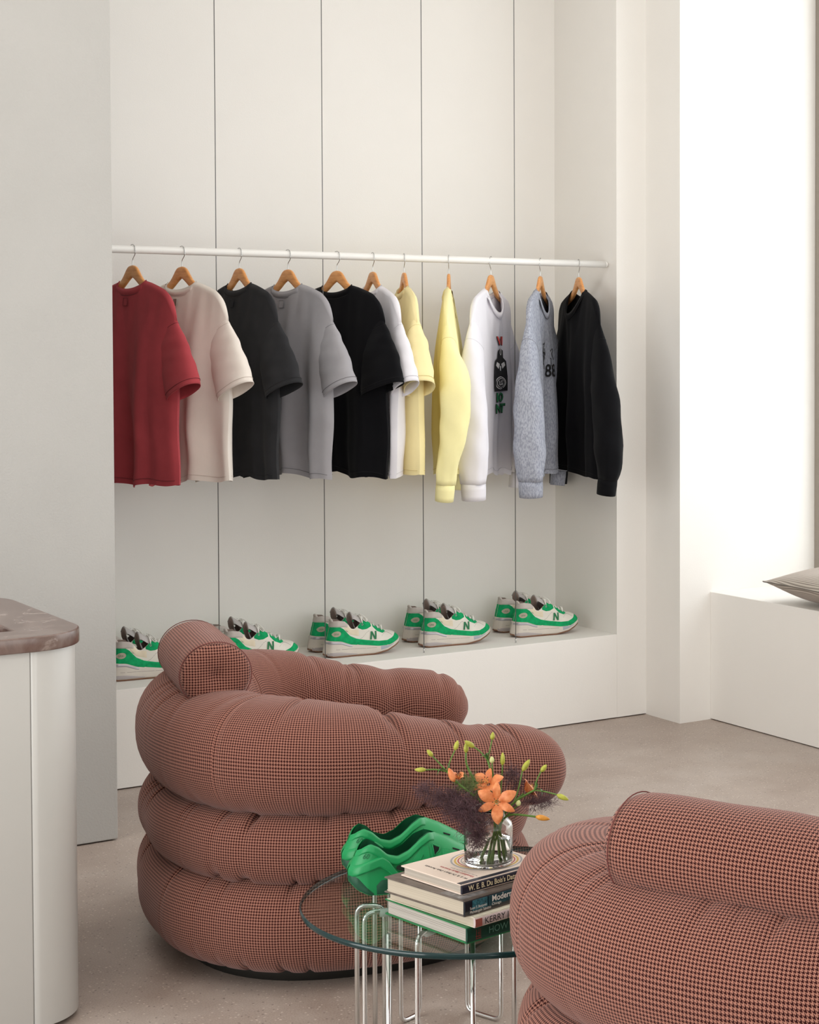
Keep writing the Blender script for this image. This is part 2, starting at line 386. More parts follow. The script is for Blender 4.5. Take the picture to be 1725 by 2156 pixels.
# ------------------------------------------------------------------ lounge chairs
def supere(hx, hy, n, M, front_n=None):
    a = np.linspace(0, 2 * PI, M, endpoint=False); c, s = np.cos(a), np.sin(a); e = 2.0 / n
    return np.c_[hx * np.sign(c) * np.abs(c) ** e, hy * np.sign(s) * np.abs(s) ** e]
def uv_faces(nU, nV, U, V, closeU=False, rot=None):
    out = []
    for i in range(nU if closeU else nU - 1):
        for j in range(nV - 1):
            i2 = i + 1
            f = [(U[i], V[j]), (U[i], V[j + 1]), (U[i2], V[j + 1]), (U[i2], V[j])]
            if rot is not None and rot(i): f = [(0.72 * a - 0.70 * b, 0.70 * a + 0.72 * b) for a, b in f]
            out.append(f)
    return out
def grooves(rng, total, count, depth, width):
    return [(rng.uniform(0, total), rng.uniform(0.4, 1.0) * depth, rng.uniform(0.6, 1.6) * width, rng.choice([-1, 1, 0])) for _ in range(count)]
def pouf(name, hx, hy, n, z0, z1, parent, seed, ngr=46, M=560, fat=0.85):
    rng = random.Random(seed); out = supere(hx, hy, n, 4000)
    d = np.r_[0, np.cumsum(np.linalg.norm(np.diff(np.r_[out, out[:1]], axis=0), axis=1))]; tot = d[-1]
    t = np.linspace(0, tot, M, endpoint=False); o2 = np.r_[out, out[:1]]; ox = np.interp(t, d, o2[:, 0]); oy = np.interp(t, d, o2[:, 1])
    r = (z1 - z0) / 2; zc = (z0 + z1) / 2
    psi = np.linspace(-PI / 2, PI / 2, 31); prof = []
    for a in psi: prof.append((r * 0.95 * (1 - abs(math.cos(a)) ** fat), zc + r * math.copysign(abs(math.sin(a)) ** 0.92, math.sin(a)), math.sin(a)))
    prof = [(min(hx, hy) * 0.97, z0 + 0.01, -2), (min(hx, hy) * 0.6, z0 + 0.005, -2)] + prof + [(min(hx, hy) * 0.6, z1 + 0.006, 2), (min(hx, hy) * 0.97, z1 + 0.012, 2)]
    gs = grooves(rng, tot, ngr, 0.014, 0.007)
    V = [0.0]
    for a, b in zip(prof[:-1], prof[1:]): V.append(V[-1] + math.hypot(a[0] - b[0], a[1] - b[1]))
    verts = []
    for i in range(M):
        px, py = ox[i], oy[i]; lump = 0.004 * math.sin(t[i] * 9 + seed) + 0.003 * math.sin(t[i] * 23 + 2 * seed)
        for ins, z, s in prof:
            k = max(0.0, 1 - ins / hx), max(0.0, 1 - ins / hy); x, y = px * k[0], py * k[1]; dz = 0
            if abs(s) <= 1:
                g = 0
                for s0, dep, w, side in gs:
                    dd = abs(t[i] - s0 - 0.05 * s * 0.3); dd = min(dd, tot - dd)
                    if dd < 4 * w:
                        wt = max(0.0, side * s) ** 2.4
                        g += dep * math.exp(-(dd / w) ** 2) * (wt if side else 0.12 + 0.88 * abs(s) ** 3)
                rr = math.hypot(px, py); q = (lump * (1 - s * s) - g) / rr; x += px * q; y += py * q; dz = -g * s * 0.8
            verts.append((x, y, z + dz))
    K = len(prof); U = list(t) + [tot]
    fs = grid_faces(M, K, True, False); uv = uv_faces(M, K, U, V, True)
    return mesh(name, verts, fs, HOUND, parent, True, uv)
def chair(name, label, loc, rz):
    c = thing(name, label, 'armchair', loc, rz, 'houndstooth lounge chairs')
    hx, hy = 0.487, 0.545
    prism('plinth', [(x * 0.80, y * 0.80) for x, y in supere(hx, hy, 2.5, 60)], 0, 0.05, DARK, c)  # set-back foot; near-black colour paints in the shade under the chair
    pouf('base_cushion', hx + 0.006, hy + 0.006, 2.45, 0.028, 0.262, c, 3)
    pouf('middle_cushion', hx - 0.006, hy - 0.006, 2.45, 0.238, 0.412, c, 5)
    pouf('seat_cushion', 0.34, 0.32, 3.0, 0.39, 0.48, c, 8, 12, 160)
    # top roll: a U-shaped tube, arms sloping down towards the front, thicker at the back
    ya = hy - 0.125; pts = []
    for x in np.linspace(0.482, -0.02, 30): pts.append((x, -ya))
    for a in np.linspace(0, 1, 90)[1:-1]:
        ang = -PI / 2 - a * PI; cc, ss = math.cos(ang), math.sin(ang)
        pts.append((-0.02 + 0.325 * math.copysign(abs(cc) ** 0.88, cc), ya * math.copysign(abs(ss) ** 0.88, ss)))
    for x in np.linspace(-0.02, 0.482, 30): pts.append((x, ya))
    p3 = resample([(x, y, 0) for x, y in pts], 360); sarr = np.r_[0, np.cumsum(np.linalg.norm(np.diff(p3, axis=0), axis=1))]; tot = sarr[-1]
    T = np.gradient(p3, axis=0); T /= np.linalg.norm(T, axis=1)[:, None]; N = np.c_[T[:, 1], -T[:, 0], np.zeros(len(T))]
    rng = random.Random(11); gs = grooves(rng, tot, 44, 0.015, 0.008)
    sA = 0.36; seams = (0.77, tot - 0.77)
    K = 44; verts = []; back = []
    for i in range(360):
        s = sarr[i]; de = min(s, tot - s)                      # distance from the nearer arm end
        w = min(1, max(0, (de - 0.30) / 0.42)); w = w * w * (3 - 2 * w)   # 0 arm, 1 back
        w2 = min(1, de / 0.5); a = 0.120 + 0.026 * w; b = 0.090 + 0.026 * w2 + 0.022 * w; zc = 0.456 + 0.050 * w2 + 0.022 * w
        if de < 0.115: q = math.sqrt(max(0.0, 1 - (1 - de / 0.115) ** 2.6)); a *= max(q, 0.02); b *= max(q, 0.02)
        pin = 0
        for s0 in (0.235,): pin += 0.010 * math.exp(-((de - s0) / 0.035) ** 2)
        for s0 in seams: pin += 0.006 * math.exp(-((s - s0) / 0.004) ** 2)
        back.append(de > 0.77)
        for k in range(K):
            th = 2 * PI * k / K; cc, ss = math.cos(th), math.sin(th); g = pin * (0.55 + 0.45 * ss)
            for s0, dep, wd_, side in gs:
                dd = abs(s - s0 - 0.012 * math.sin(th * 2 + s0 * 40))
                if dd < 4 * wd_: g += dep * (1 - 0.6 * w) * math.exp(-(dd / wd_) ** 2) * (0.06 + 0.94 * ((max(0, -ss) if side < 0 else max(0, ss) if side > 0 else abs(ss)) ** 2.2))
            e = 0.86
            x = (a - g) * math.copysign(abs(cc) ** e, cc); z = (b - g) * math.copysign(abs(ss) ** e, ss)
            verts.append(p3[i] + N[i] * x + np.array([0, 0, zc + z]))
    circ = [sum(np.linalg.norm(np.array(verts[i * K + k]) - np.array(verts[i * K + (k + 1) % K])) for k in range(K)) for i in range(360)]
    VV = lambda i, k: (k / K - 0.5) * circ[i]
    mid_ = np.array([verts[i * K + K // 2] for i in range(360)]); uo = np.r_[0, np.cumsum(np.linalg.norm(np.diff(mid_, axis=0), axis=1))]
    fs = []; uvs = []
    for i in range(359):
        for k in range(K):
            a0, a1, b0, b1 = i * K + k, i * K + (k + 1) % K, (i + 1) * K + k, (i + 1) * K + (k + 1) % K
            fs.append((a0, a1, b1, b0)); f = [(uo[i], VV(i, k)), (uo[i], VV(i, k + 1)), (uo[i + 1], VV(i + 1, k + 1)), (uo[i + 1], VV(i + 1, k))]
            if back[i]: f = [(u + 0.003, v + 0.002) for u, v in f]
            uvs.append(f)
    for base_ in (0, 359 * K):
        ring = [base_ + k for k in range(K)]; fs.append(tuple(ring if base_ else ring[::-1])); uvs.append([(0.01 * math.cos(2 * PI * k / K), 0.01 * math.sin(2 * PI * k / K)) for k in range(K)])
    mesh('arm_and_back_roll', verts, fs, HOUND, c, True, uvs)
    # headrest bolster lying on the back
    R, Lb = 0.084, 0.40; rows = []
    ys = [(-Lb / 2, 0.0), (-Lb / 2 - 0.012, 0.25), (-Lb / 2 - 0.014, 0.6), (-Lb / 2 - 0.006, 0.88), (-Lb / 2 + 0.004, 0.955), (-Lb / 2 + 0.02, 1.0)]
    ys = ys + [(y, 1.0 + 0.035 * math.cos(PI * y / Lb)) for y in np.linspace(-Lb / 2 + 0.04, Lb / 2 - 0.04, 24)] + [(-y, q) for y, q in ys[::-1]]
    verts = []; Kb = 40; U = [0.0]
    for (y0, q0), (y1, q1) in zip(ys[:-1], ys[1:]): U.append(U[-1] + math.hypot(y1 - y0, R * (q1 - q0)))
    for y, q in ys:
        for k in range(Kb):
            th = 2 * PI * k / Kb; wob = 1 + 0.012 * math.sin(3 * th + y * 30)
            verts.append((R * q * wob * math.cos(th) * 1.03, y, R * q * wob * math.sin(th) * 0.96))
    fs = []; uvs = []
    for i in range(len(ys) - 1):
        capr = i < 4 or i >= len(ys) - 5
        for k in range(Kb):
            k2 = (k + 1) % Kb; idx = (i * Kb + k, (i + 1) * Kb + k, (i + 1) * Kb + k2, i * Kb + k2); fs.append(idx)
            if capr: uvs.append([(verts[j][0], verts[j][2]) for j in idx])
            else: uvs.append([(U[i], 2 * PI * R * k / Kb), (U[i + 1], 2 * PI * R * k / Kb), (U[i + 1], 2 * PI * R * (k + 1) / Kb), (U[i], 2 * PI * R * (k + 1) / Kb)])
    o = mesh('headrest_bolster', verts, fs, HOUND, c, True, uvs); o.location = (-0.33, 0, 0.702); o.rotation_euler = (0, 0, 0)
    pv, pf = tube_geo([(R * 1.0 * math.cos(a) * 1.03, -Lb / 2 + 0.006, R * 0.955 * math.sin(a)) for a in np.linspace(0, 2 * PI, 41)], 0.0011, 6, False)
    for sy in (1, -1):
        mesh('piping', [(x, y * sy, z) for x, y, z in pv], pf, plain('burgundy_piping', srgb(110, 58, 54), 0.9), o)
    return c
ch1 = chair('lounge_chair', 'burgundy houndstooth lounge chair facing right beside the sneaker ledge', (2.042, 4.35, 0), math.radians(-12.7))
ch2 = dup(ch1, (2.035, 2.345, 0), math.radians(22.2), 'burgundy houndstooth lounge chair seen from behind, cut off at the lower right corner')

# ------------------------------------------------------------------ glass table
TX, TY, TZ, TR = 1.86, 3.26, 0.370, 0.369
tb = thing('glass_coffee_table', 'round glass coffee table on bent chrome rods between the two armchairs', 'coffee table', (TX, TY, 0))
def disc(r, z0, z1, name, mat, parent, inset=0.0):
    n = 128; v = []; 
    for z in (z0, z1):
        for k in range(n): a = 2 * PI * k / n; v.append((r * math.cos(a), r * math.sin(a), z))
    return mesh(name, v, [tuple(range(n))[::-1], tuple(range(n, 2 * n))], mat, parent, False, recalc=False)
gt = disc(TR - 0.003, TZ - 0.012, TZ, 'glass_top', TOPGLASS, tb)
n = 160; v = []; rimp = [(TR - 0.003, TZ), (TR - 0.0005, TZ - 0.0015), (TR, TZ - 0.006), (TR - 0.0005, TZ - 0.0105), (TR - 0.003, TZ - 0.012)]
for r, z in rimp:
    for k in range(n): a = 2 * PI * k / n; v.append((r * math.cos(a), r * math.sin(a), z))
mesh('polished_edge', v, grid_faces(5, n, False, True), EDGE, gt, True)
def rod_path(corners, r=0.022, n=6):
    p = [np.array(c, float) for c in corners]; out = [p[0]]
    for i in range(1, len(p) - 1):
        a, b = p[i - 1] - p[i], p[i + 1] - p[i]; a /= np.linalg.norm(a); b /= np.linalg.norm(b); A, B = p[i] + a * r, p[i] + b * r
        for t in np.linspace(0, 1, n): out.append((1 - t) ** 2 * A + 2 * t * (1 - t) * p[i] + t * t * B)
    out.append(p[-1]); return out
ZT = TZ - 0.012 - 0.0065; rr = 0.0050
# bent rods: each rises, bends over under the glass and comes down again; the outer ones turn along the floor
loc = lambda x, y: (x - TX, y - TY)
def hoop(pa, pb, foot=None, name='bent_rod'):
    (ax, ay), (bx, by) = loc(*pa), loc(*pb)
    return tube(name, rod_path([(ax, ay, rr), (ax, ay, ZT), (bx, by, ZT), (bx, by, rr)]), rr, CHROME, tb, 12)
def ubend(pa, pb, top_to):
    (ax, ay), (bx, by) = loc(*pa), loc(*pb); (tx, ty) = loc(*top_to)
    return tube('bent_rod', rod_path([(tx, ty, ZT), (ax, ay, ZT), (ax, ay, rr), (bx, by, rr), (bx, by, ZT - 0.001)]), rr, CHROME, tb, 12)
hoop((1.645, 3.40), (1.690, 3.365))
hoop((1.735, 3.50), (1.80, 3.56))
ubend((1.845, 3.595), (1.905, 3.62), (1.80, 3.40))
ubend((2.00, 3.575), (2.03, 3.475), (1.90, 3.40))
hoop((2.10, 3.40), (2.14, 3.30))
ubend((1.635, 3.345), (1.615, 3.20), (1.80, 3.30))
ubend((1.655, 3.155), (1.725, 3.06), (1.79, 3.22))
hoop((1.80, 3.03), (1.86, 3.00))
ubend((1.93, 3.02), (2.0, 3.05), (1.90, 3.2))
hoop((2.06, 3.11), (2.11, 3.2))
ccx, ccy = loc(1.87, 3.29)
tube('hub_ring', [(ccx + 0.085 * math.cos(a), ccy + 0.085 * math.sin(a), ZT - 0.012) for a in np.linspace(0, 2 * PI, 41)], 0.005, CHROME, tb, 10)
for (x0, y0), (x1, y1) in (((1.637, 3.345), (1.80, 3.30)), ((1.655, 3.155), (1.79, 3.22)), ((1.845, 3.59), (1.80, 3.40)), ((2.0, 3.575), (1.90, 3.40))):
    dx, dy = x1 - x0, y1 - y0; L = math.hypot(dx, dy); dx /= L; dy /= L; a, b = loc(x0 + dx * 0.03, y0 + dy * 0.03); q, w = loc(x0 + dx * 0.062, y0 + dy * 0.062)
    tube('rubber_pad', [(a, b, ZT - 0.0035), (q, w, ZT - 0.0035)], 0.0085, RUBBER, tb, 14)

# ------------------------------------------------------------------ books
PAPER = None
def m_paper(name, c1, c2):
    t = NT(name); mp = t.n('ShaderNodeMapping'); mp.inputs['Scale'].default_value = (3, 3, 900); t.l(t.coord(), mp.inputs[0])
    t.base(t.ramp(t.noise(mp.outputs[0], 1, 3), [(0.3, c1), (0.65, c2)])); t.set(Roughness=0.85); return t.m
PAPER = m_paper('page_edges', srgb(146, 136, 124), srgb(198, 189, 178)); PAPER2 = m_paper('cream_page_edges', srgb(172, 160, 142), srgb(202, 191, 174))
PAPER3 = m_paper('striped_page_edges', srgb(126, 118, 110), srgb(204, 197, 189))
BK_ROT = math.radians(8)
def book(label, corner, rz, wid, hgt, z, th, cover, spine, paper, group='books stacked on the glass table', soft=False):
    # local: x along the spine, y from spine to fore edge; the corner nearest the camera is the origin
    b = thing('book', label, 'book', (corner[0], corner[1], z), rz, group); c = 0.0026 if not soft else 0.0012
    box('back_cover', 0, wid, 0.001, hgt, 0, c, cover, b, 0.0006); box('front_cover', 0, wid, 0.001, hgt, th - c, th, cover, b, 0.0006)
    box('page_block', 0.004, wid - 0.004, 0.004, hgt - 0.006, c, th - c, paper, b)
    n_ = 8; v = []
    for x in (0, wid):
        for k in range(n_ + 1): a = -PI / 2 + PI * k / n_; v.append((x, 0.003 - 0.004 * math.cos(a), th / 2 + (th / 2) * math.sin(a)))
        v += [(x, 0.0045, th), (x, 0.0045, 0)]
    K = n_ + 3; f = [(i, (i + 1) % K, K + (i + 1) % K, K + i) for i in range(K)] + [tuple(range(K))[::-1], tuple(range(K, 2 * K))]
    mesh('spine', v, f, spine, b, False)
    return b
def spine_text(b, s, size, x, z, mat, bold=0.0, name='spine_title'):
    text(name, s, size, lambda a, c: (x + a, -0.0022 - 0.0012 * 0, z + c), mat, b, bold)
GREENC = plain('green_cover', srgb(16, 116, 62), 0.4); GREEND = plain('dark_green_spine', srgb(8, 62, 48), 0.35)
CREAMC = plain('cream_jacket', srgb(226, 220, 200), 0.4, var=0.1, vscale=60); PINKC = plain('photo_spine', srgb(206, 190, 190), 0.3, var=0.12, vscale=30)
BROWNC = plain('dark_grey_brown_jacket', srgb(96, 86, 80), 0.3, var=0.25, vscale=40); BLACKC = plain('black_teal_spine', srgb(22, 26, 36), 0.3)
PINKB = plain('pale_pink_cover', srgb(226, 208, 194), 0.45); NAVY = plain('navy_spine', srgb(28, 28, 44), 0.4)
WT = plain('white_print', srgb(236, 234, 228), 0.5); BT = plain('black_print', srgb(24, 22, 24), 0.5); RT_ = plain('red_print', srgb(178, 44, 48), 0.5); CRT = plain('cream_print', srgb(226, 214, 178), 0.5)
TEAL = plain('teal_print', srgb(44, 98, 110), 0.4, var=0.6, vscale=220); GOLD = plain('gold_print', srgb(206, 164, 66), 0.5); GREYP = plain('grey_print', srgb(158, 156, 158), 0.5); DGT = plain('pale_green_print', srgb(84, 128, 112), 0.5)
z = TZ + 0.0008
b1 = book('thick dark green hardback at the bottom of the book stack', (1.679, 2.999), math.radians(9), 0.25, 0.262, z, 0.031, GREENC, GREEND, PAPER3)
spine_text(b1, 'HOW TO L', 0.0185, 0.050, 0.0105, DGT)
for k, s in enumerate(('A B C', 'D E F')):
    pass
gx = Geo()
for (x0, x1, z0, z1) in ((0.021, 0.0216, 0.006, 0.024), (0.027, 0.0276, 0.006, 0.024), (0.0245, 0.0285, 0.016, 0.0168), (0.019, 0.030, 0.0105, 0.0111), (0.0310, 0.0316, 0.006, 0.024), (0.019, 0.033, 0.006, 0.0066)):
    gx.add(([(x0, -0.0016, z0), (x1, -0.0016, z0), (x1, -0.0016, z1), (x0, -0.0016, z1)], [(0, 1, 2, 3)]))
gx.build('spine_emblem', RT_, b1, False)
z += 0.0315
b2 = book('thin art book with pale photo spine, second from the bottom of the stack', (1.690, 2.988), math.radians(11), 0.24, 0.268, z, 0.019, CREAMC, PINKC, PAPER2, soft=True)
spine_text(b2, 'KERRY JAMES', 0.0175, 0.022, 0.0038, BT)
box('spine_patch', 0.0, 0.016, -0.0022, -0.0012, 0.002, 0.017, plain('red_brown_patch', srgb(150, 84, 74), 0.35, var=0.3, vscale=80), b2)
z += 0.0195
b3 = book('thick dark hardback with black spine and white lettering, second from the top', (1.676, 3.002), math.radians(12), 0.23, 0.240, z, 0.031, BROWNC, BLACKC, PAPER2)
box('spine_photo', 0.018, 0.055, -0.0026, -0.0013, 0.009, 0.0285, TEAL, b3); box('spine_photo', 0.058, 0.13, -0.0026, -0.0013, 0.009, 0.0285, plain('dark_teal_print', srgb(26, 66, 76), 0.4, var=0.4, vscale=120), b3)
text('spine_title', 'Modern', 0.0165, lambda a, c: (0.0655 + a, -0.0030, 0.0165 + c), WT, b3, 0.0003)
text('spine_subtitle', 'Chicago', 0.0075, lambda a, c: (0.0655 + a, -0.0030, 0.0090 + c), WT, b3)
text('spine_author', 'Susan S. Benjamin', 0.0075, lambda a, c: (0.010 + a * 0.8, -0.0030, 0.0125 + c), WT, b3); text('spine_author', 'Michelangelo Sabatino', 0.0075, lambda a, c: (0.010 + a * 0.8, -0.0030, 0.0050 + c), WT, b3)
box('jacket_photo', 0.004, 0.07, 0.012, 0.075, 0.031, 0.0313, plain('grey_photo_print', srgb(120, 118, 118), 0.35, var=0.5, vscale=90), b3)
z += 0.0318
b4 = book('pale pink hardback with navy spine on top of the book stack', (1.688, 3.034), math.radians(10), 0.22, 0.190, z, 0.0205, PINKB, NAVY, PAPER)
text('spine_title', "W. E. B. Du Bois's Data Portraits", 0.0145, lambda a, c: (0.014 + a * 0.86, -0.0022, 0.0062 + c), CRT, b4, 0.0003)
box('cloth_joint', 0, 0.22, 0.003, 0.016, 0.0203, 0.0208, NAVY, b4)
ct_ = 0.02065
def on_cover(x0, y0, k=1.0): return lambda a, c: (x0 - c, y0 + a * k, ct_)
def cover_text(s, size, x0, y0, mat): text('cover_text', s, size, lambda a, c: (x0 - c * 1.0, y0 + a, ct_), mat, b4)
# lettering on the cover reads from the fore edge side: baseline runs along the short edge
def flip_text(s, size, x, y, mat, bold=0): text('cover_text', s, size, lambda a, c: (x + c, y - a, ct_), mat, b4, bold)
def cover_line(s, size, x, mat, y=0.160, bold=0): text('cover_text', s, size, lambda a, c: (x - c, 0.024 + a, ct_), mat, b4, bold)
cover_line("W. E. B. Du Bois's Data Portraits", 0.0098, 0.036, BT, bold=0.0002)
cover_line('Visualizing Black America', 0.0102, 0.052, RT_, bold=0.0002)
cover_line('The Color Line at the Turn of the Century', 0.0048, 0.060, BT)
for r0, r1, mt in ((0.074, 0.078, GREYP), (0.066, 0.070, GOLD), (0.060, 0.0625, RT_), (0.0535, 0.0555, GREYP)):
    vv = []; nn = 60
    for r in (r0, r1):
        for k in range(nn): a = 2 * PI * k / nn; vv.append((0.142 + r * 0.92 * math.cos(a), 0.098 + r * 0.92 * math.sin(a), ct_))
    mesh('cover_ring', vv, grid_faces(2, nn, False, True), mt, b4, False)
BOOK_TOP = z + 0.0208

# ------------------------------------------------------------------ vase with flowers
VX, VY = 1.80, 3.128
vase = thing('glass_vase', 'small clear glass jar vase half full of water on the book stack', 'vase', (VX, VY, BOOK_TOP + 0.0005))
VH = 0.112
lathe('jar', [(0.0, 0.0), (0.040, 0.0), (0.046, 0.003), (0.048, 0.010), (0.048, 0.074), (0.046, 0.083), (0.038, 0.091), (0.0335, 0.095), (0.033, 0.104), (0.0355, 0.110), (0.0365, 0.112), (0.0345, 0.1125),
              (0.0315, 0.104), (0.0315, 0.096), (0.036, 0.0885), (0.0435, 0.081), (0.0455, 0.073), (0.0455, 0.012), (0.043, 0.008), (0.0, 0.007)], VGLASS, vase, 64)
lathe('water', [(0.0, 0.0078), (0.042, 0.0085), (0.0448, 0.0125), (0.0450, 0.052), (0.0, 0.052)], WATER, vase, 64)
SC = 1 / 1062.0; VB = Vector((VX, VY, 0))
Rt2 = np.array(Rt); Dp = np.array([Fw.x, Fw.y, 0]); Dp /= np.linalg.norm(Dp)
def fp(px, py, depth=0.0):
    return np.array([VX, VY, 0]) + Rt2 * (px - 1027) * SC + Dp * depth + np.array([0, 0, 0.473 + (1822 - py) * SC * 0.985 - 0.0])
VO = np.array([VX, VY, BOOK_TOP])
STEM = plain('green_stem', srgb(86, 122, 44), 0.5, var=0.15); BUD = plain('lily_bud_green', srgb(166, 168, 62), 0.45, var=0.2, vscale=120); LEAF = plain('lily_leaf', srgb(58, 104, 44), 0.45, var=0.2)
BUDO = plain('orange_bud', srgb(214, 146, 52), 0.45, var=0.25, vscale=100); PALEB = plain('pale_bud', srgb(200, 206, 140), 0.45)
def m_petal():
    t = NT('orange_petal'); n = t.noise(t.coord(), 90, 4)
    t.base(t.ramp(n, [(0.3, srgb(206, 112, 58)), (0.7, srgb(232, 152, 98))])); t.set(Roughness=0.5); t.b.inputs['Subsurface Weight'].default_value = 0.1; t.b.inputs['Subsurface Radius'].default_value = (0.01, 0.005, 0.002); return t.m
PETAL = m_petal(); STAMEN = plain('stamen', srgb(236, 190, 110), 0.5); ANTHER = plain('anther', srgb(120, 70, 34), 0.7)
def bud_geo(a, b, r, seg=10):
    a, b = np.array(a), np.array(b); t = np.linspace(0, 1, 9); rad = r * np.array([0.25, 0.7, 0.95, 1.0, 0.98, 0.9, 0.74, 0.5, 0.12]); return tube_geo([a + (b - a) * k for k in t], rad, seg)
def leaf_geo(base, tip, w, bend=0.004):
    base, tip = np.array(base), np.array(tip); d = tip - base; L = np.linalg.norm(d); d /= L; s = np.cross(d, np.array([0.3, 0.2, 0.9])); s /= np.linalg.norm(s); nn = np.cross(s, d); v = []; n = 8
    for i in range(n + 1):
        t = i / n; ww = w * math.sin(PI * min(1, t * 0.92 + 0.06)) ** 0.8; c = base + d * L * t + nn * bend * math.sin(PI * t) * 2
        v += [c - s * ww + nn * ww * 0.4, c, c + s * ww + nn * ww * 0.4]
    return v, grid_faces(n + 1, 3)
def lily_geo(parent, center, facing, L, seed=0, openness=1.0, npet=6, missing=()):
    rng = random.Random(seed); f = np.array(facing, float); f /= np.linalg.norm(f); a = np.cross(f, [0, 0, 1.0]); a /= np.linalg.norm(a); b = np.cross(f, a); c0 = np.array(center, float)
    fl = None
    for k in range(npet):
        if k in missing: continue
        ang = 2 * PI * k / npet + 0.52 + rng.uniform(-0.1, 0.1); rd = math.cos(ang) * a + math.sin(ang) * b; sd = -math.sin(ang) * a + math.cos(ang) * b
        n, mm = 12, 6; v = []; LL = L * (1.0 if k % 2 else 0.93); wmax = LL * (0.27 if k % 2 else 0.20)
        for i in range(n + 1):
            t = i / n; out = LL * (0.10 + 0.90 * t) * openness; fwd = LL * (0.10 + 0.30 * math.sin(t * 2.0) - 0.25 * max(0, t - 0.55) ** 1.3 * 2.0) + LL * (1 - openness) * t * 0.9
            w = wmax * math.sin(PI * (0.10 + 0.88 * t)) ** 0.75 * (1 if t < 0.97 else 0.5)
            for j in range(mm + 1):
                q = j / mm * 2 - 1; v.append(c0 + rd * out + sd * w * q + f * (fwd - 0.16 * w * abs(q) ** 2 * 2 + 0.10 * w * (1 - abs(q)) * -1 + 0.06 * w * math.sin(9 * t + q * 3)))
        mesh('petal', v, grid_faces(n + 1, mm + 1), PETAL, parent)
    gs_, ga = Geo(), Geo()
    for k in range(6):
        ang = 2 * PI * k / 6; rd = math.cos(ang) * a + math.sin(ang) * b; tip = c0 + f * L * 0.62 + rd * L * 0.16
        gs_.add(tube_geo([c0 + f * L * 0.08, c0 + f * L * 0.35 + rd * L * 0.04, tip], 0.0005, 5)); ga.add(tube_geo([tip - rd * 0.0016, tip + rd * 0.0016], 0.0009, 6))
    gs_.build('stamen', STAMEN, parent); ga.build('anther', ANTHER, parent)
MOUTH = fp(1045, 1716, 0.0)
def flower_stem(label, main, branches, buds=(), leaves=(), blooms=(), name='lily_stem'):
    t = thing(name, label, 'flower', tuple(VO), 0, 'lily stems in the glass vase'); o = -VO
    tube('stem', smooth_path([p + o for p in main], 26), 0.0021, STEM, t, 7)
    for br in branches: tube('stalk', smooth_path([p + o for p in br], 16), 0.0014, STEM, t, 6)
    for a, b, r, mt in buds:
        v, f = bud_geo(a + o, b + o, r); mesh('bud', v, f, mt, t)
    for a, b, w in leaves:
        v, f = leaf_geo(a + o, b + o, w); mesh('leaf', v, f, LEAF, t)
    for (c, fac, L, sd, op, ms) in blooms: lily_geo(t, c + o, fac, L, sd, op, 6, ms)
    return t
toC = -Dp + np.array([0, 0, 0.25])
def bottom(px, dep): return fp(px, 1812, dep)
mo = lambda px, d=0.0: fp(px, 1722, d)
J1 = fp(943, 1617, -0.02)
flower_stem('lily stem leaning left with three green buds and a half open orange flower', [bottom(1063, 0.018), mo(1045, -0.004), fp(1000, 1668, -0.02), fp(965, 1642, -0.02), J1],
            [[J1, fp(928, 1600, -0.02), fp(914, 1583, -0.025)], [J1, fp(922, 1612, -0.02), fp(899, 1613, -0.02)], [J1, fp(948, 1596, -0.01), fp(958, 1575, -0.005)], [fp(965, 1642, -0.02), fp(958, 1634, -0.03), fp(956, 1630, -0.03)]],
            [(fp(914, 1583, -0.025), fp(903, 1568, -0.03), 0.0046, BUD), (fp(899, 1613, -0.02), fp(875, 1613, -0.02), 0.0047, BUD), (fp(958, 1575, -0.005), fp(963.5, 1555, 0.0), 0.0050, BUD), (fp(960, 1636, -0.03), fp(948, 1607, -0.03), 0.0068, PETAL)],
            [(J1, fp(924, 1622, -0.03), 0.0045), (J1, fp(935, 1602, -0.01), 0.003)], [(fp(966, 1634, -0.02), (-0.2, -0.5, 0.9), 0.022, 3, 0.55, (1, 4))])
J2 = fp(1024, 1603, 0.02)
flower_stem('upright lily stem with two long green buds, tallest in the vase', [bottom(1036, -0.02), mo(1042, 0.004), fp(1036, 1660, 0.012), fp(1033, 1635, 0.018), J2],
            [[J2, fp(1010, 1585, 0.02), fp(996, 1573, 0.015)], [J2, fp(1027, 1585, 0.025), fp(1032, 1561, 0.03)]],
            [(fp(996, 1573, 0.015), fp(977, 1557, 0.005), 0.0054, BUD), (fp(1032, 1561, 0.03), fp(1034, 1544, 0.03), 0.0048, BUD)], [(J2, fp(1010, 1594, 0.01), 0.004), (J2, fp(1033, 1589, 0.03), 0.004)])
flower_stem('lily stem with one green bud standing left of the tallest stem', [bottom(1050, 0.01), mo(1040, 0.012), fp(1000, 1660, 0.03), fp(976, 1615, 0.03), fp(976.6, 1589, 0.03)], [], [(fp(976.6, 1589, 0.03), fp(977.6, 1565, 0.032), 0.0050, BUD)])
flower_stem('lily stem with large open orange flower facing the viewer', [bottom(1026, 0.0), mo(1046, -0.01), fp(1050, 1700, -0.02), fp(1049, 1684, -0.03)],
            [[mo(1046, 0.01), fp(1040, 1655, 0.02), fp(1034, 1630, 0.02), fp(1033, 1609, 0.02)], [mo(1048, 0.012), fp(1052, 1650, 0.03), fp(1054, 1616, 0.03)]],
            [(fp(1033, 1609, 0.02), fp(1032, 1594, 0.02), 0.0050, PALEB), (fp(1054, 1616, 0.03), fp(1054.5, 1588, 0.03), 0.0050, BUD)], [(fp(1052, 1702, -0.02), fp(1040, 1700, -0.03), 0.004)],
            [(fp(1048, 1680, -0.028), toC + Rt2 * 0.05, 0.043, 1, 1.0, ())])
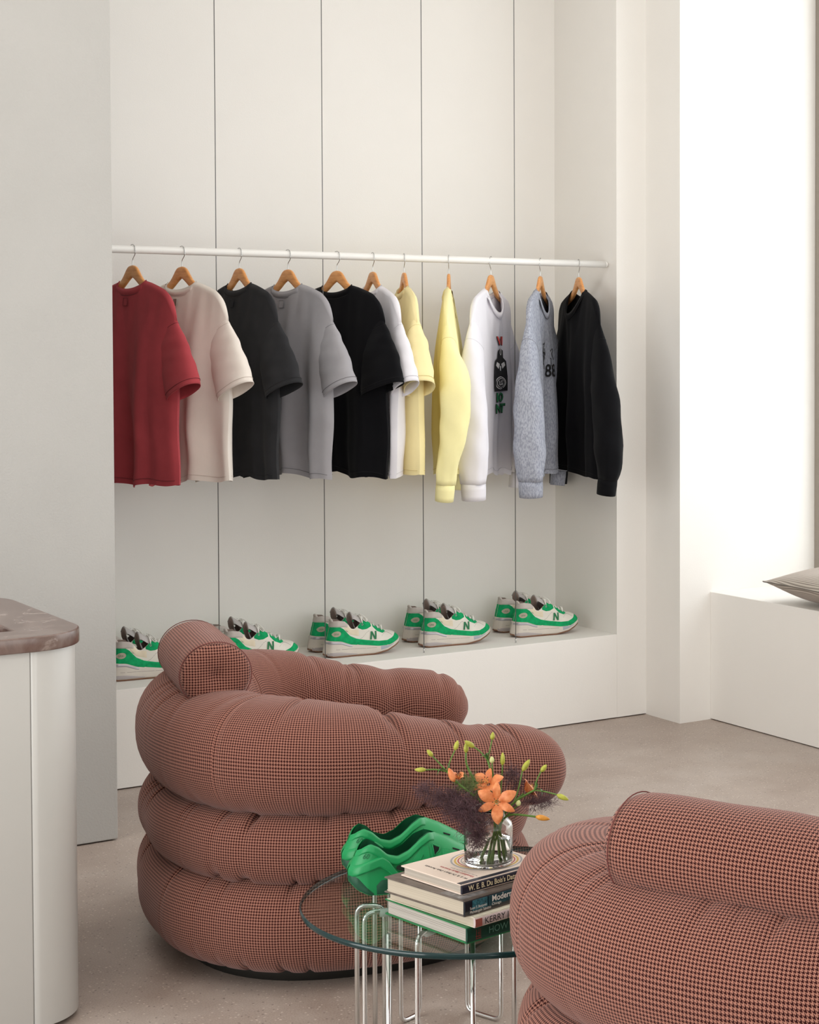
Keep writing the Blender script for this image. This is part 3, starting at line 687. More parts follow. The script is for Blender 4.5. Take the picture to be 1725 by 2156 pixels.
flower_stem('lily stem with orange flower just behind the large open one', [bottom(1040, 0.02), mo(1042, 0.01), fp(1034, 1680, 0.01), fp(1028, 1656, 0.004)], [], [], [], [(fp(1028, 1652, 0.004), toC + np.array([0, 0, 0.6]) - Rt2 * 0.3, 0.038, 2, 0.9, ())])
J3 = fp(1124, 1662, 0.0)
flower_stem('lily stem leaning right with three slim buds', [bottom(1015, 0.02), mo(1054, 0.0), fp(1075, 1692, 0.0), fp(1100, 1675, 0.0), J3],
            [[J3, fp(1128, 1642, 0.005), fp(1137, 1625, 0.01)], [J3, fp(1145, 1663, -0.005), fp(1172, 1669, -0.01)], [fp(1080, 1690, 0.0), fp(1088, 1670, 0.01), fp(1097, 1626, 0.02)]],
            [(fp(1137, 1625, 0.01), fp(1149, 1610, 0.012), 0.0050, BUD), (fp(1172, 1669, -0.01), fp(1197, 1679, -0.015), 0.0052, BUD), (fp(1097, 1626, 0.02), fp(1112, 1602, 0.025), 0.0056, BUD)],
            [(J3, fp(1124, 1643, 0.0), 0.0035), (J3, fp(1141, 1671, -0.01), 0.0035)])
flower_stem('lily stem leaning low to the right with a yellow orange bud', [bottom(1030, -0.01), mo(1056, -0.008), fp(1075, 1710, -0.012), fp(1100, 1711, -0.015), fp(1128, 1714, -0.018)], [[mo(1060, -0.01), fp(1078, 1700, -0.02), fp(1091, 1688, -0.022)]],
            [(fp(1128, 1714, -0.018), fp(1158, 1719, -0.02), 0.0056, BUDO), (fp(1091, 1690, -0.022), fp(1094, 1677, -0.024), 0.0052, PALEB)], [(fp(1072, 1709, -0.012), fp(1080, 1724, -0.015), 0.004)])
flower_stem('lily stem with half hidden orange flower at the right of the bouquet', [bottom(1045, 0.03), mo(1052, 0.012), fp(1085, 1690, 0.035), fp(1098, 1680, 0.04)], [], [], [], [(fp(1100, 1678, 0.04), np.array([0.6, -0.2, 0.4]), 0.036, 5, 0.75, ())])
# feathery purple fennel sprigs: hair-thin foliage nobody could count
FENN = plain('bronze_fennel', srgb(92, 66, 72), 0.8, var=0.3, vscale=200); FENG = plain('green_fennel', srgb(104, 122, 66), 0.7)
def sprig(label, origin, clusters, mat, seed):
    rng = np.random.RandomState(seed); g = Geo(); t = thing('fennel_sprig', label, 'foliage', tuple(VO), 0, 'feathery fennel sprigs in the glass vase'); st = Geo()
    for (c, rad, cnt) in clusters:
        c = np.array(c); mid = (np.array(origin) + c) / 2 + np.array([0, 0, 0.012]); st.add(tube_geo(smooth_path([np.array(origin) - VO, mid - VO, c - VO], 12), 0.0008, 5))
        for _ in range(cnt):
            d = rng.normal(size=3); d /= np.linalg.norm(d); r0 = rng.rand() ** 0.6 * 0.8; p = c + d * r0 * np.array(rad); dd = rng.normal(size=3) + d * 0.8; dd /= np.linalg.norm(dd); L = rng.uniform(0.006, 0.016); e = rng.normal(size=3) * 0.35
            q0, q1, q2 = p, p + dd * L * 0.5, p + (dd + e) * L
            g.add(tube_geo([q0 - VO, q1 - VO, q2 - VO], [0.00036, 0.0003, 0.00018], 3, False))
    st.build('stem', mat, t); h = g.build('feathery_foliage', mat, t); h['kind'] = 'stuff'
    return t
sprig('large cloud of dark purple fennel hanging over the vase front', fp(1040, 1715, -0.01), [(fp(985, 1688, -0.035), (0.048, 0.048, 0.038), 1101), (fp(1000, 1720, -0.045), (0.046, 0.034, 0.036), 1101), (fp(1010, 1752, -0.052), (0.032, 0.021, 0.024), 587), (fp(958, 1700, -0.03), (0.034, 0.034, 0.026), 465), (fp(996, 1790, -0.052), (0.011, 0.007, 0.022), 85)], FENN, 1)
sprig('dark purple fennel sprig reaching out to the far left of the vase', fp(1036, 1712, -0.01), [(fp(930, 1672, -0.02), (0.041, 0.034, 0.022), 514), (fp(895, 1656, -0.02), (0.030, 0.023, 0.019), 281), (fp(955, 1668, -0.02), (0.034, 0.034, 0.024), 318)], FENN, 2)
sprig('small purple fennel tuft behind the open orange flower', fp(1050, 1712, 0.01), [(fp(1072, 1640, 0.05), (0.025, 0.023, 0.019), 293), (fp(1085, 1660, 0.05), (0.023, 0.023, 0.017), 146)], FENN, 3)
sprig('purple fennel sprig at the right side of the bouquet', fp(1052, 1714, 0.01), [(fp(1125, 1695, 0.03), (0.041, 0.029, 0.022), 367), (fp(1150, 1690, 0.03), (0.023, 0.023, 0.017), 134)], FENN, 4)
sprig('fine green fennel tuft left of the orange flowers', fp(1040, 1712, -0.005), [(fp(985, 1650, 0.0), (0.039, 0.034, 0.024), 514), (fp(1005, 1665, 0.0), (0.029, 0.023, 0.019), 244)], FENG, 5)

# ------------------------------------------------------------------ shoes
class ShoeSide:
    """height-field of a shoe side: half width as a function of (x, z)"""
    def __init__(s, Wb, z0, zt, kx, pw, shear): s.Wb, s.z0, s.zt, s.kx, s.pw, s.shear = Wb, z0, zt, kx, pw, shear
    def W(s, x, z):
        a, b = s.z0(x), s.zt(x); q = min(1.0, max(0.0, (z - a) / max(1e-4, b - a))); return float(s.Wb(x)) * max(0.0, 1 - s.kx(x) * q ** s.pw) ** 0.6
    def P(s, x, z, side, off=0.0):
        w = s.W(x, z); e = 1e-3; nx = -(s.W(min(x + e, 0.31), z) - s.W(max(x - e, -0.01), z)) / (2 * e); nx = max(-6, min(6, nx)); nl = math.sqrt(1 + nx * nx)
        return (x + s.shear(x, z) + off * nx / nl, side * (w + off / nl), z)
    def strip(s, name, x0, x1, lo, hi, off, mat, parent, nx=26, nz=8, side=(1, -1), thick=True):
        o = None
        g = Geo()
        for sd in side:
            v = []
            for i in range(nx + 1):
                x = x0 + (x1 - x0) * i / nx; a, b = float(lo(x)), float(hi(x)); b = max(b, a + 1e-4)
                for j in range(nz + 1):
                    t = j / nz; ed = min(1.0, 8 * t, 8 * (1 - t), 0.25 + 10 * i / nx, 0.25 + 10 * (1 - i / nx)) if thick else 1
                    v.append(s.P(x, a + (b - a) * t, sd, off * ed))
            o = mesh(name, v, grid_faces(nx + 1, nz + 1), mat, parent)
        return o
    def poly(s, name, pts, off, mat, parent, side=(1, -1), cuts=1, mirror_x=None):
        g = Geo()
        for sd in side:
            v, f = poly_geo(pts, cuts); o = mesh(name, [s.P(p[0], p[1], sd, off) for p in v], f, mat, parent, False)
        return o
    def body(s, name, xs, rows, mat, parent, inset=0.0, q0=0.0):
        g = Geo()
        for sd in (1, -1):
            v = []
            for x in xs:
                a, b = float(s.z0(x)), float(s.zt(x))
                for j in range(rows + 1): q = q0 + (1 - q0) * j / rows; v.append(s.P(x, a + (b - a) * q, sd, -inset))
            g.add((v, grid_faces(len(xs), rows + 1)))
        bm_o = mesh(name, g.v, g.f, mat, parent)
        bm = bmesh.new(); bm.from_mesh(bm_o.data); bmesh.ops.remove_doubles(bm, verts=bm.verts, dist=2e-4); bmesh.ops.recalc_face_normals(bm, faces=bm.faces); bm.to_mesh(bm_o.data); bm.free()
        return bm_o
SUEDE = plain('green_suede', srgb(22, 158, 98), 0.9, var=0.18, vscale=70, bump=0.2, bscale=900, spec=0.2)
LEATH = plain('off_white_mesh', srgb(226, 222, 212), 0.7, var=0.03, bump=0.3, bscale=1200); CREAM = plain('cream_suede', srgb(224, 212, 188), 0.85, var=0.04)
MIDS = plain('stone_midsole', srgb(206, 198, 188), 0.6, var=0.04, vscale=20); GUM = plain('gum_outsole', srgb(128, 92, 70), 0.7); SILV = plain('silver_strip', srgb(176, 172, 178), 0.3, 0.4)
COLG = plain('grey_collar', srgb(196, 188, 182), 0.85); LIN = plain('taupe_lining', srgb(150, 133, 124), 0.95); TONG = plain('grey_tongue', srgb(190, 186, 184), 0.9); LACE = plain('white_lace', srgb(234, 232, 226), 0.8)
POD = plain('blue_grey_pod', srgb(160, 166, 176), 0.4); DKGR = plain('dark_green_print', srgb(18, 112, 66), 0.6)
def sneaker():
    r = thing('sneaker', '', 'sneaker', (0, 0, 0), 0, 'green and white running sneakers on the niche ledge')
    zb = curve([(0, .008), (.02, .0), (.18, 0), (.235, .010), (.28, .030), (.30, .042)], .02)
    zm = curve([(0, .060), (.05, .057), (.09, .043), (.15, .037), (.2, .031), (.245, .031), (.28, .043), (.30, .052)], .02)
    zt = curve([(0, .134), (.02, .137), (.055, .133), (.075, .120), (.09, .104), (.105, .101), (.12, .110), (.14, .127), (.155, .131), (.195, .107), (.23, .087), (.265, .081), (.285, .073), (.30, .055)], .012)
    Wb0 = [(0, 0), (.003, .013), (.010, .0235), (.022, .031), (.05, .036), (.1, .037), (.15, .042), (.2, .049), (.23, .0495), (.262, .043), (.282, .031), (.293, .019), (.298, .009), (.30, 0)]
    wx = np.array([p[0] for p in Wb0]); wy = np.array([p[1] for p in Wb0]); Wb = lambda x: float(np.interp(x, wx, wy))
    kx = curve([(0, .22), (.1, .25), (.13, .35), (.16, .62), (.2, .86), (.22, 1), (.3, 1)], .02)
    shear = lambda x, z: .026 * min(1, max(0, (z - .03) / .1)) * max(0, 1 - x / .12)
    U = ShoeSide(Wb, zm, zt, kx, 2.4, shear)
    xs = np.r_[0, .001, .003, .006, .01, .016, np.linspace(.022, .28, 54), .286, .291, .295, .298, .2993, .30]
    U.body('upper', xs, 14, LEATH, r)
    xi = [x for x in xs if .002 < x < .165]; U.body('lining', xi, 10, LIN, r, .004, .15)
    fl = []; 
    for x in np.linspace(.01, .18, 20): fl += [(x + shear(x, .07), -Wb(x) * .9, .066), (x + shear(x, .07), Wb(x) * .9, .066)]
    mesh('insole', fl, grid_faces(20, 2), LIN, r)
    # sole
    class Sole(ShoeSide):
        def W(s, x, z):
            xx = (x - .15) / 1.03 + .15; a, b = s.z0(x), s.zt(x); q = 2 * min(1, max(0, (z - a) / max(1e-4, b - a))) - 1
            return (Wb(min(max(xx, 0.0), .30)) + .005 * (1 if .004 < x < .297 else 0)) * (1 - .05 * q * q - .03 * q)
    zmt = lambda x: float(zm(x)) + .003; So = Sole(Wb, lambda x: float(zb(x)) + .006, zmt, kx, 1, lambda x, z: .008 * min(1, max(0, (z - .02) / .04)) * max(0, 1 - x / .08))
    xs2 = np.r_[-.0044, -.003, 0, .004, np.linspace(.01, .29, 46), .297, .301, .3035, .3044]
    g = Geo(); v = []
    for x in xs2:
        xc = min(max(x, 0), .30); a, b = float(zb(xc)) + .006, zmt(xc); col = []
        for j in range(8): col.append(So.P(x, a + (b - a) * j / 7, 1))
        for j in range(7, -1, -1): col.append(So.P(x, a + (b - a) * j / 7, -1))
        v += col
    mesh('midsole', v, grid_faces(len(xs2), 16, False, True), MIDS, r)
    v = []
    for x in xs2:
        xc = min(max(x, 0), .30); a = float(zb(xc)); w = So.W(x, a + .006) * 0.985
        v += [(x, w, a + .0075), (x, w, a + .0005), (x, -w, a + .0005), (x, -w, a + .0075)]
    mesh('outsole', v, grid_faces(len(xs2), 4, False, True), GUM, r)
    So.strip('heel_strip', -.003, .096, lambda x: zmt(max(x, 0)) - .0125 + .003 * (x / .1), lambda x: zmt(max(x, 0)) - .002, .0016, SILV, r, 18, 4)
    So.strip('forefoot_pod', .206, .262, lambda x: float(zb(x)) + .013, lambda x: zmt(x) - .0025, .0012, POD, r, 10, 3)
    So.strip('heel_pod', .004, .116, lambda x: .0075, lambda x: .020 - .010 * (max(0, x - .05) / .066), .0010, plain('smoke_pod', srgb(172, 164, 164), .4), r, 16, 3)
    So.strip('sole_line', .03, .19, lambda x: .030 - .05 * (x - .03) ** 1 * .5, lambda x: .0315 - .05 * (x - .03) * .5, .0008, plain('taupe_sole_line', srgb(160, 150, 142), .7), r, 20, 1)  # thin line a little darker than the midsole
    low = lambda x: float(zm(x)) - .001
    U.strip('heel_guard', 0.0002, .122, low, curve([(0, .118), (.03, .116), (.055, .104), (.085, .078), (.122, .062)], .02), .0022, SUEDE, r)
    U.strip('side_band', .112, .245, low, curve([(.112, .066), (.15, .058), (.2, .051), (.245, .051)], .02), .0017, SUEDE, r)
    U.strip('toe_guard', .236, .2996, low, lambda x: min(float(zt(x)) - .0006, float(np.interp(x, [.236, .255, .268, .28, .3], [.051, .057, .064, .073, .06]))), .0021, SUEDE, r, 26, 7)
    U.strip('collar_pad', .0002, .072, curve([(0, .112), (.03, .112), (.055, .112), (.072, .108)], .02), lambda x: float(zt(x)), .0036, COLG, r, 18, 6)
    U.strip('quarter_patch', .055, .124, curve([(.055, .106), (.085, .082), (.124, .074)], .02), lambda x: min(float(zt(x)) - .003, float(np.interp(x, [.055, .075, .09, .124], [.122, .116, .101, .098]))), .0013, CREAM, r, 16, 5)
    U.strip('eyestay', .122, .176, curve([(.122, .104), (.138, .097), (.155, .098), (.176, .106)], .02), lambda x: float(zt(x)) - .0004, .0020, SUEDE, r, 14, 5)
    U.strip('eyestay', .183, .238, curve([(.183, .104), (.198, .087), (.222, .077), (.238, .080)], .02), lambda x: float(zt(x)) - .0004, .0020, SUEDE, r, 14, 5)
    U.strip('toe_seam', .214, .262, lambda x: .066 + .012 * math.sin((x - .214) / .048 * PI) - .0005, lambda x: .0670 + .012 * math.sin((x - .214) / .048 * PI), .0008, plain('seam_grey', srgb(150, 144, 138), .8), r, 16, 1)
    U.strip('quarter_seam', .128, .166, lambda x: .064 + .026 * abs(math.sin((x - .128) / .038 * PI / 2)) ** 2, lambda x: .0652 + .026 * abs(math.sin((x - .128) / .038 * PI / 2)) ** 2, .0008, MATS['seam_grey'], r, 16, 1)
    el = lambda cx_, cz_, a, b: [(cx_ + a * math.cos(t), cz_ + b * math.sin(t)) for t in np.linspace(0, 2 * PI, 20, endpoint=False)]
    ov = U.poly('heel_badge', el(.026, .088, .017, .0105), .0030, plain('taupe_badge', srgb(176, 168, 150), .7), r)
    for sd in (1, -1):
        fx = (lambda a, c: U.P(.016 + a, .0845 + c, -1, .0036)) if sd < 0 else (lambda a, c: U.P(.036 - a, .0845 + c, 1, .0036)); text('badge_text', 'USA', .0095, fx, DKGR, ov)
        fx = (lambda a, c: U.P(.062 + a, .096 + c - a * .35, -1, .0020)) if sd < 0 else (lambda a, c: U.P(.078 - a, .0905 + c + a * .35, 1, .0020)); text('patch_text', 'USA', .0065, fx, DKGR, r)
    # N emblem: outline and letter
    def n_poly(x0, x1, z0, z1, w, sl=.004):
        return [[(x0, z0), (x0 + w, z0), (x0 + w + sl, z1), (x0 + sl, z1)], [(x1 - w, z0), (x1, z0), (x1 + sl, z1), (x1 - w + sl, z1)], [(x0 + sl, z1), (x0 + sl + w * 1.1, z1), (x1, z0), (x1 - w * 1.1, z0)]]
    for sd in (1, -1):
        g1, g2 = Geo(), Geo()
        for grow, off, gg in ((.0016, .0012, g1), (0, .0022, g2)):
            for pl in n_poly(.1655 - grow, .1905 + grow, .0585 - grow, .0885 + grow, .0068 + grow):
                if sd > 0: pl = [(.36 - p[0], p[1]) for p in pl]
                v, f = poly_geo(pl, 1); gg.add(([U.P(p[0], p[1], sd, off) for p in v], f))
        g1.build('emblem_border', LEATH, r, False); g2.build('emblem', DKGR, r, False)
    # tongue, laces, eyelets, heel tab
    v = []; tp = [(.205, .098, .020), (.185, .110, .023), (.165, .124, .026), (.145, .137, .029), (.125, .149, .031), (.112, .158, .031), (.106, .161, .028), (.102, .158, .026), (.104, .145, .026), (.112, .125, .024), (.122, .105, .022)]
    for x, zz, w in tp:
        for q in np.linspace(-1, 1, 9): v.append((x - .004 * (q * q) * 0, q * w, zz - .022 * q * q))
    tg = mesh('tongue', v, grid_faces(len(tp), 9), TONG, r)
    mesh('tongue_lining', [(a[0] - .0012, a[1] * .94, a[2] - .001) for a in v[6 * 9:]], grid_faces(len(tp) - 6, 9), LIN, tg)
    tube('tongue_edge', [(.104, q * .029, 0.1605 - .022 * q * q) for q in np.linspace(-1, 1, 11)], .0028, TONG, tg, 7)
    fx = lambda a, c: (.128 - c * .75, -.012 + a, .1505 + c * .62); text('tongue_print', '992', .010, fx, plain('charcoal_print', srgb(90, 86, 88), .6), tg)
    lg = Geo(); xe = [.139, .158, .190, .207, .224]
    for i, x in enumerate(xe):
        zz = float(zt(x)) - .004; w = U.W(x, zz) + .0035; zmid = float(np.interp(x, [.105, .205], [.161, .098])) + .006
        for dx in (0, .012):
            pth = smooth_path([(x, -w, zz), (x + dx * .3, -w * .5, max(zmid, zz + .004)), (x + dx * .7, w * .5, max(zmid, zz + .004)), (x + dx, w, zz)], 12); lg_ = tube_geo(pth, .0019, 6); mesh('lace', lg_[0], lg_[1], LACE, r)
    for sd in (1, -1):
        tube('lace_bow', smooth_path([(.139, sd * .006, .152), (.150, sd * .020, .148), (.162, sd * .034, .130), (.152, sd * .036, .124), (.142, sd * .012, .146)], 20), .0016, LACE, r, 6)
    eg = Geo()
    for sd in (1, -1):
        for x in (.139,): 
            c = np.array(U.P(x, float(zt(x)) - .010, sd, .0026)); eg.add(tube_geo([c + np.array([.003 * math.cos(a), 0, .003 * math.sin(a)]) for a in np.linspace(0, 2 * PI, 13)], .0009, 5, False))
    eg.build('eyelet', SILV, r)
    tube('heel_tab', smooth_path([(.030, -.011, .131), (.026, -.008, .139), (.025, 0, .141), (.026, .008, .139), (.030, .011, .131)], 14), .0040, COLG, r, 8)
    return r
sn = sneaker()
PX = [(2.092, 'leftmost'), (2.492, 'second'), (2.903, 'third'), (3.302, 'fourth'), (3.712, 'rightmost')]
pair_txt = ['leftmost pair beside the plaster wall', 'pair behind the armchair headrest', 'third pair from the left', 'fourth pair from the left', 'rightmost pair on the ledge']
first = True
for (x, w), tx in zip(PX, pair_txt):
    for side, yy, dx in (('front', 6.262, 0.0), ('rear', 6.405, 0.004)):
        lb = 'green and white sneaker, %s shoe of the %s' % (side, tx)
        if first: sn.location = (x + dx, yy, LEDGE + .0002); sn['label'] = lb; sn.rotation_euler = (0, 0, math.radians(-2)); first = False
        else: dup(sn, (x + dx, yy, LEDGE + .0002), math.radians(-2 if side == 'front' else 1), lb)

# green moulded clogs on the table
CLOG = plain('green_foam', srgb(10, 142, 80), 0.45, bump=0.05, bscale=500); CLOGD = plain('dark_green_sole', srgb(10, 74, 50), 0.6); CLOGI = plain('green_foam_inside', srgb(10, 92, 56), 0.7)
def clog():
    r = thing('foam_clog', '', 'clog', (0, 0, 0), 0, 'green foam clogs on the glass table')
    zb = curve([(0, .026), (.012, .012), (.035, .001), (.06, 0), (.2, 0), (.25, .010), (.29, .030)], .015)
    zt = curve([(0, .088), (.010, .100), (.022, .104), (.045, .096), (.07, .080), (.095, .074), (.12, .083), (.145, .104), (.165, .113), (.18, .110), (.21, .097), (.245, .077), (.27, .060), (.29, .040)], .014)
    wp = [(0, 0), (.003, .016), (.012, .029), (.03, .037), (.07, .039), (.11, .038), (.16, .044), (.2, .050), (.235, .050), (.262, .041), (.278, .028), (.287, .012), (.29, 0)]
    wx = np.array([p[0] for p in wp]); wy = np.array([p[1] for p in wp]); Wb = lambda x: float(np.interp(x, wx, wy))
    kx = curve([(0, .38), (.1, .40), (.14, .5), (.165, .8), (.18, 1), (.29, 1)], .015)
    shear = lambda x, z: (.024 * min(1, max(0, (z - .05) / .05)) + .03 * max(0, .04 - z)) * max(0, 1 - x / .12)
    U = ShoeSide(Wb, zb, zt, kx, 2.6, shear)
    xs = np.r_[0, .001, .003, .006, .01, .016, np.linspace(.022, .27, 60), .276, .281, .285, .288, .2893, .29]
    U.body('shell', xs, 22, CLOG, r)
    v = []
    for x in xs: v += [(x + shear(x, 0), Wb(x) * .96, float(zb(x)) + .0004), (x + shear(x, 0), -Wb(x) * .96, float(zb(x)) + .0004)]
    mesh('sole_plate', v, grid_faces(len(xs), 2), CLOGD, r)
    xi = [x for x in xs if .003 < x < .178]; U.body('inner_wall', xi, 12, CLOGI, r, .0045, .10)
    fl = []
    for x in np.linspace(.01, .2, 20): fl += [(x + shear(x, .02), -Wb(x) * .92, .022), (x + shear(x, .02), Wb(x) * .92, .022)]
    mesh('footbed', fl, grid_faces(20, 2), CLOGI, r)
    U.strip('collar_lip', .0004, .176, lambda x: float(zt(x)) - .014 - .004 * math.sin(min(1, x / .17) * PI), lambda x: float(zt(x)) - .0002, .0042, CLOG, r, 40, 6)
    wc = curve([(0, .050), (.03, .063), (.055, .071), (.075, .060), (.095, .036), (.115, .028), (.14, .034), (.175, .048), (.21, .050)], .02)
    U.strip('wave_ridge', .0004, .212, lambda x: float(wc(x)) - .014, lambda x: float(wc(x)) + .010 * (1 - .4 * x / .2), .0070, CLOG, r, 50, 8)
    U.strip('sole_pod', .050, .20, lambda x: float(zb(x)) + .0012, curve([(.05, .020), (.06, .031), (.09, .031), (.13, .024), (.2, .017)], .02), .0026, CLOGD, r, 30, 4)
    U.strip('heel_pod', .0004, .044, lambda x: float(zb(x)) + .0008, curve([(0, .046), (.015, .036), (.03, .018), (.044, .004)], .02), .0026, CLOGD, r, 24, 4)
    U.strip('toe_line', .225, .2896, lambda x: .040 + .35 * (.29 - x) - .001, lambda x: min(float(zt(x)) - .0005, .0425 + .35 * (.29 - x)), .0026, CLOG, r, 20, 2)
    el = [(.106 + .016 * math.cos(t), .051 + .0062 * math.sin(t) - .003 * math.cos(t)) for t in np.linspace(0, 2 * PI, 20, endpoint=False)]
    U.poly('lens_inset', el, .0052, plain('dark_lens', srgb(26, 40, 34), .15), r)
    VENT = plain('vent_shade_paint', srgb(3, 14, 9), .9)  # dark surface patches paint the shade inside the vent holes
    vt = U.poly('vent_patch', [(.170, .092), (.186, .085), (.184, .078), (.172, .070)], .0008, VENT, r)
    for sd in (1, -1):
        ring = [(.170, .092), (.186, .085), (.184, .078), (.172, .070), (.170, .092)]; gg_ = tube_geo([U.P(a, b, sd, .001) for a, b in ring], .0016, 6, False); mesh('vent_rim', gg_[0], gg_[1], CLOG, r)
    U.poly('vent_patch', [(.214, .080), (.230, .0735), (.228, .0715), (.214, .077)], .0008, VENT, r); U.poly('vent_patch', [(.206, .070), (.216, .060), (.2165, .058), (.205, .067)], .0008, VENT, r)
    g2 = Geo()
    for sd in (1, -1):
        for pl in ([(.125, .058), (.137, .055), (.160, .089), (.147, .091)], [(.147, .091), (.160, .089), (.164, .060), (.153, .062)], [(.153, .062), (.164, .060), (.1655, .055), (.150, .055)], [(.192, .082), (.207, .078), (.206, .064), (.190, .066)]):
            vv, f = poly_geo(pl, 2); mesh('embossed_stroke', [U.P(p[0], p[1], sd, .0014) for p in vv], f, CLOG, r, False); tube('embossed_edge', [U.P(p[0], p[1], sd, .0012) for p in (pl + pl[:1])], .0009, CLOG, r, 5)
    for sd in (1, -1):
        fx = (lambda a, c: U.P(.012 + a, .076 + c, -1, .0012)) if sd < 0 else (lambda a, c: U.P(.030 - a, .076 + c, 1, .0012)); text('embossed_number', '60', .014, fx, CLOGI, r)
    return r
cg = clog(); cg.location = (1.640, 3.428, TZ + .0005); cg.rotation_euler = (0, 0, math.radians(-13)); cg['label'] = 'green foam clog nearer the books, toe hidden behind the stack'
dup(cg, (1.682, 3.545, TZ + .0005), math.radians(-13), 'green foam clog at the rear, whole toe visible beside the vase')

# ------------------------------------------------------------------ hangers and garments
def hanger_meshes():
    o = [(0, 0), (.018, -.0015), (.031, -.011), (.044, -.028), (.06, -.046), (.082, -.061), (.115, -.074), (.16, -.088), (.213, -.108)]
    i = [(.216, -.118), (.212, -.128), (.16, -.113), (.115, -.100), (.08, -.089), (.05, -.073), (.022, -.052), (0, -.040)]
    half = smooth_path([(a, 0, b) for a, b in o], 26, 1)[:, [0, 2]].tolist() + smooth_path([(a, 0, b) for a, b in i], 24, 1)[:, [0, 2]].tolist()
    g = Geo()
    no = 26; ni = 24
    # build a ribbon of cross-sections between outer and inner curve so the arm has rounded edges
    oc = smooth_path([(a, 0, b) for a, b in o], 30, 1); ic = smooth_path([(a, 0, b) for a, b in i[::-1]], 30, 1)
    for sd in (1, -1):
        v = []
        for k in range(30):
            p, q = oc[k], ic[k]; c = (p + q) / 2; h = (p - q) / 2; bend = 0.0
            for t in range(12):
                a = 2 * PI * t / 12; ca, sa = math.cos(a), math.sin(a); ca = math.copysign(abs(ca) ** .55, ca); sa = math.copysign(abs(sa) ** .55, sa)
                pos = c + h * sa; v.append((sd * pos[0], .0066 * ca - bend, pos[2]))
        f = grid_faces(30, 12, False, True) + [tuple(range(29 * 12, 30 * 12))]
        g.add((v, f))
    me = g.build('hanger_body', WOOD); body = me
    hz = .054; r0 = .0165
    pth = [(0, 0, -.004), (0, 0, .012), (0.001, 0, .022)] + [(.010, 0, .030), (.0185, 0, .042)] + [(r0 * math.cos(a), 0, hz + r0 * math.sin(a)) for a in np.linspace(-.2, PI * 1.05, 18)]
    hook = tube('hook', smooth_path(pth, 44, 1), .00135, STEEL, None, 8)
    return body, hook
HB, HH = hanger_meshes()
APEX = RAIL_Z - .054 + .0006
def tee(idx, hx_, alpha, spec, label, hlabel, cat):
    beta = math.atan2(hx_, RAIL_Y)
    d = np.array([-math.sin(beta), -math.cos(beta)]); ca, sa = math.cos(math.radians(alpha)), math.sin(math.radians(alpha))
    u = np.array([ca * d[0] - sa * d[1], sa * d[0] + ca * d[1]]); rz = math.atan2(u[1], u[0])
    h = thing('coat_hanger', hlabel, 'hanger', (hx_, RAIL_Y, APEX), rz, 'wooden coat hangers on the rail')
    for src, nm in ((HB, 'hanger_body'), (HH, 'hook')):
        c = src if idx == 0 else src.copy()
        if idx: COL.objects.link(c)
        c.parent = h
    g = thing(spec['name'], label, cat, (hx_, RAIL_Y, APEX - .060), rz, 'garments on the clothes rail')
    garment(g, spec, idx)
    return g
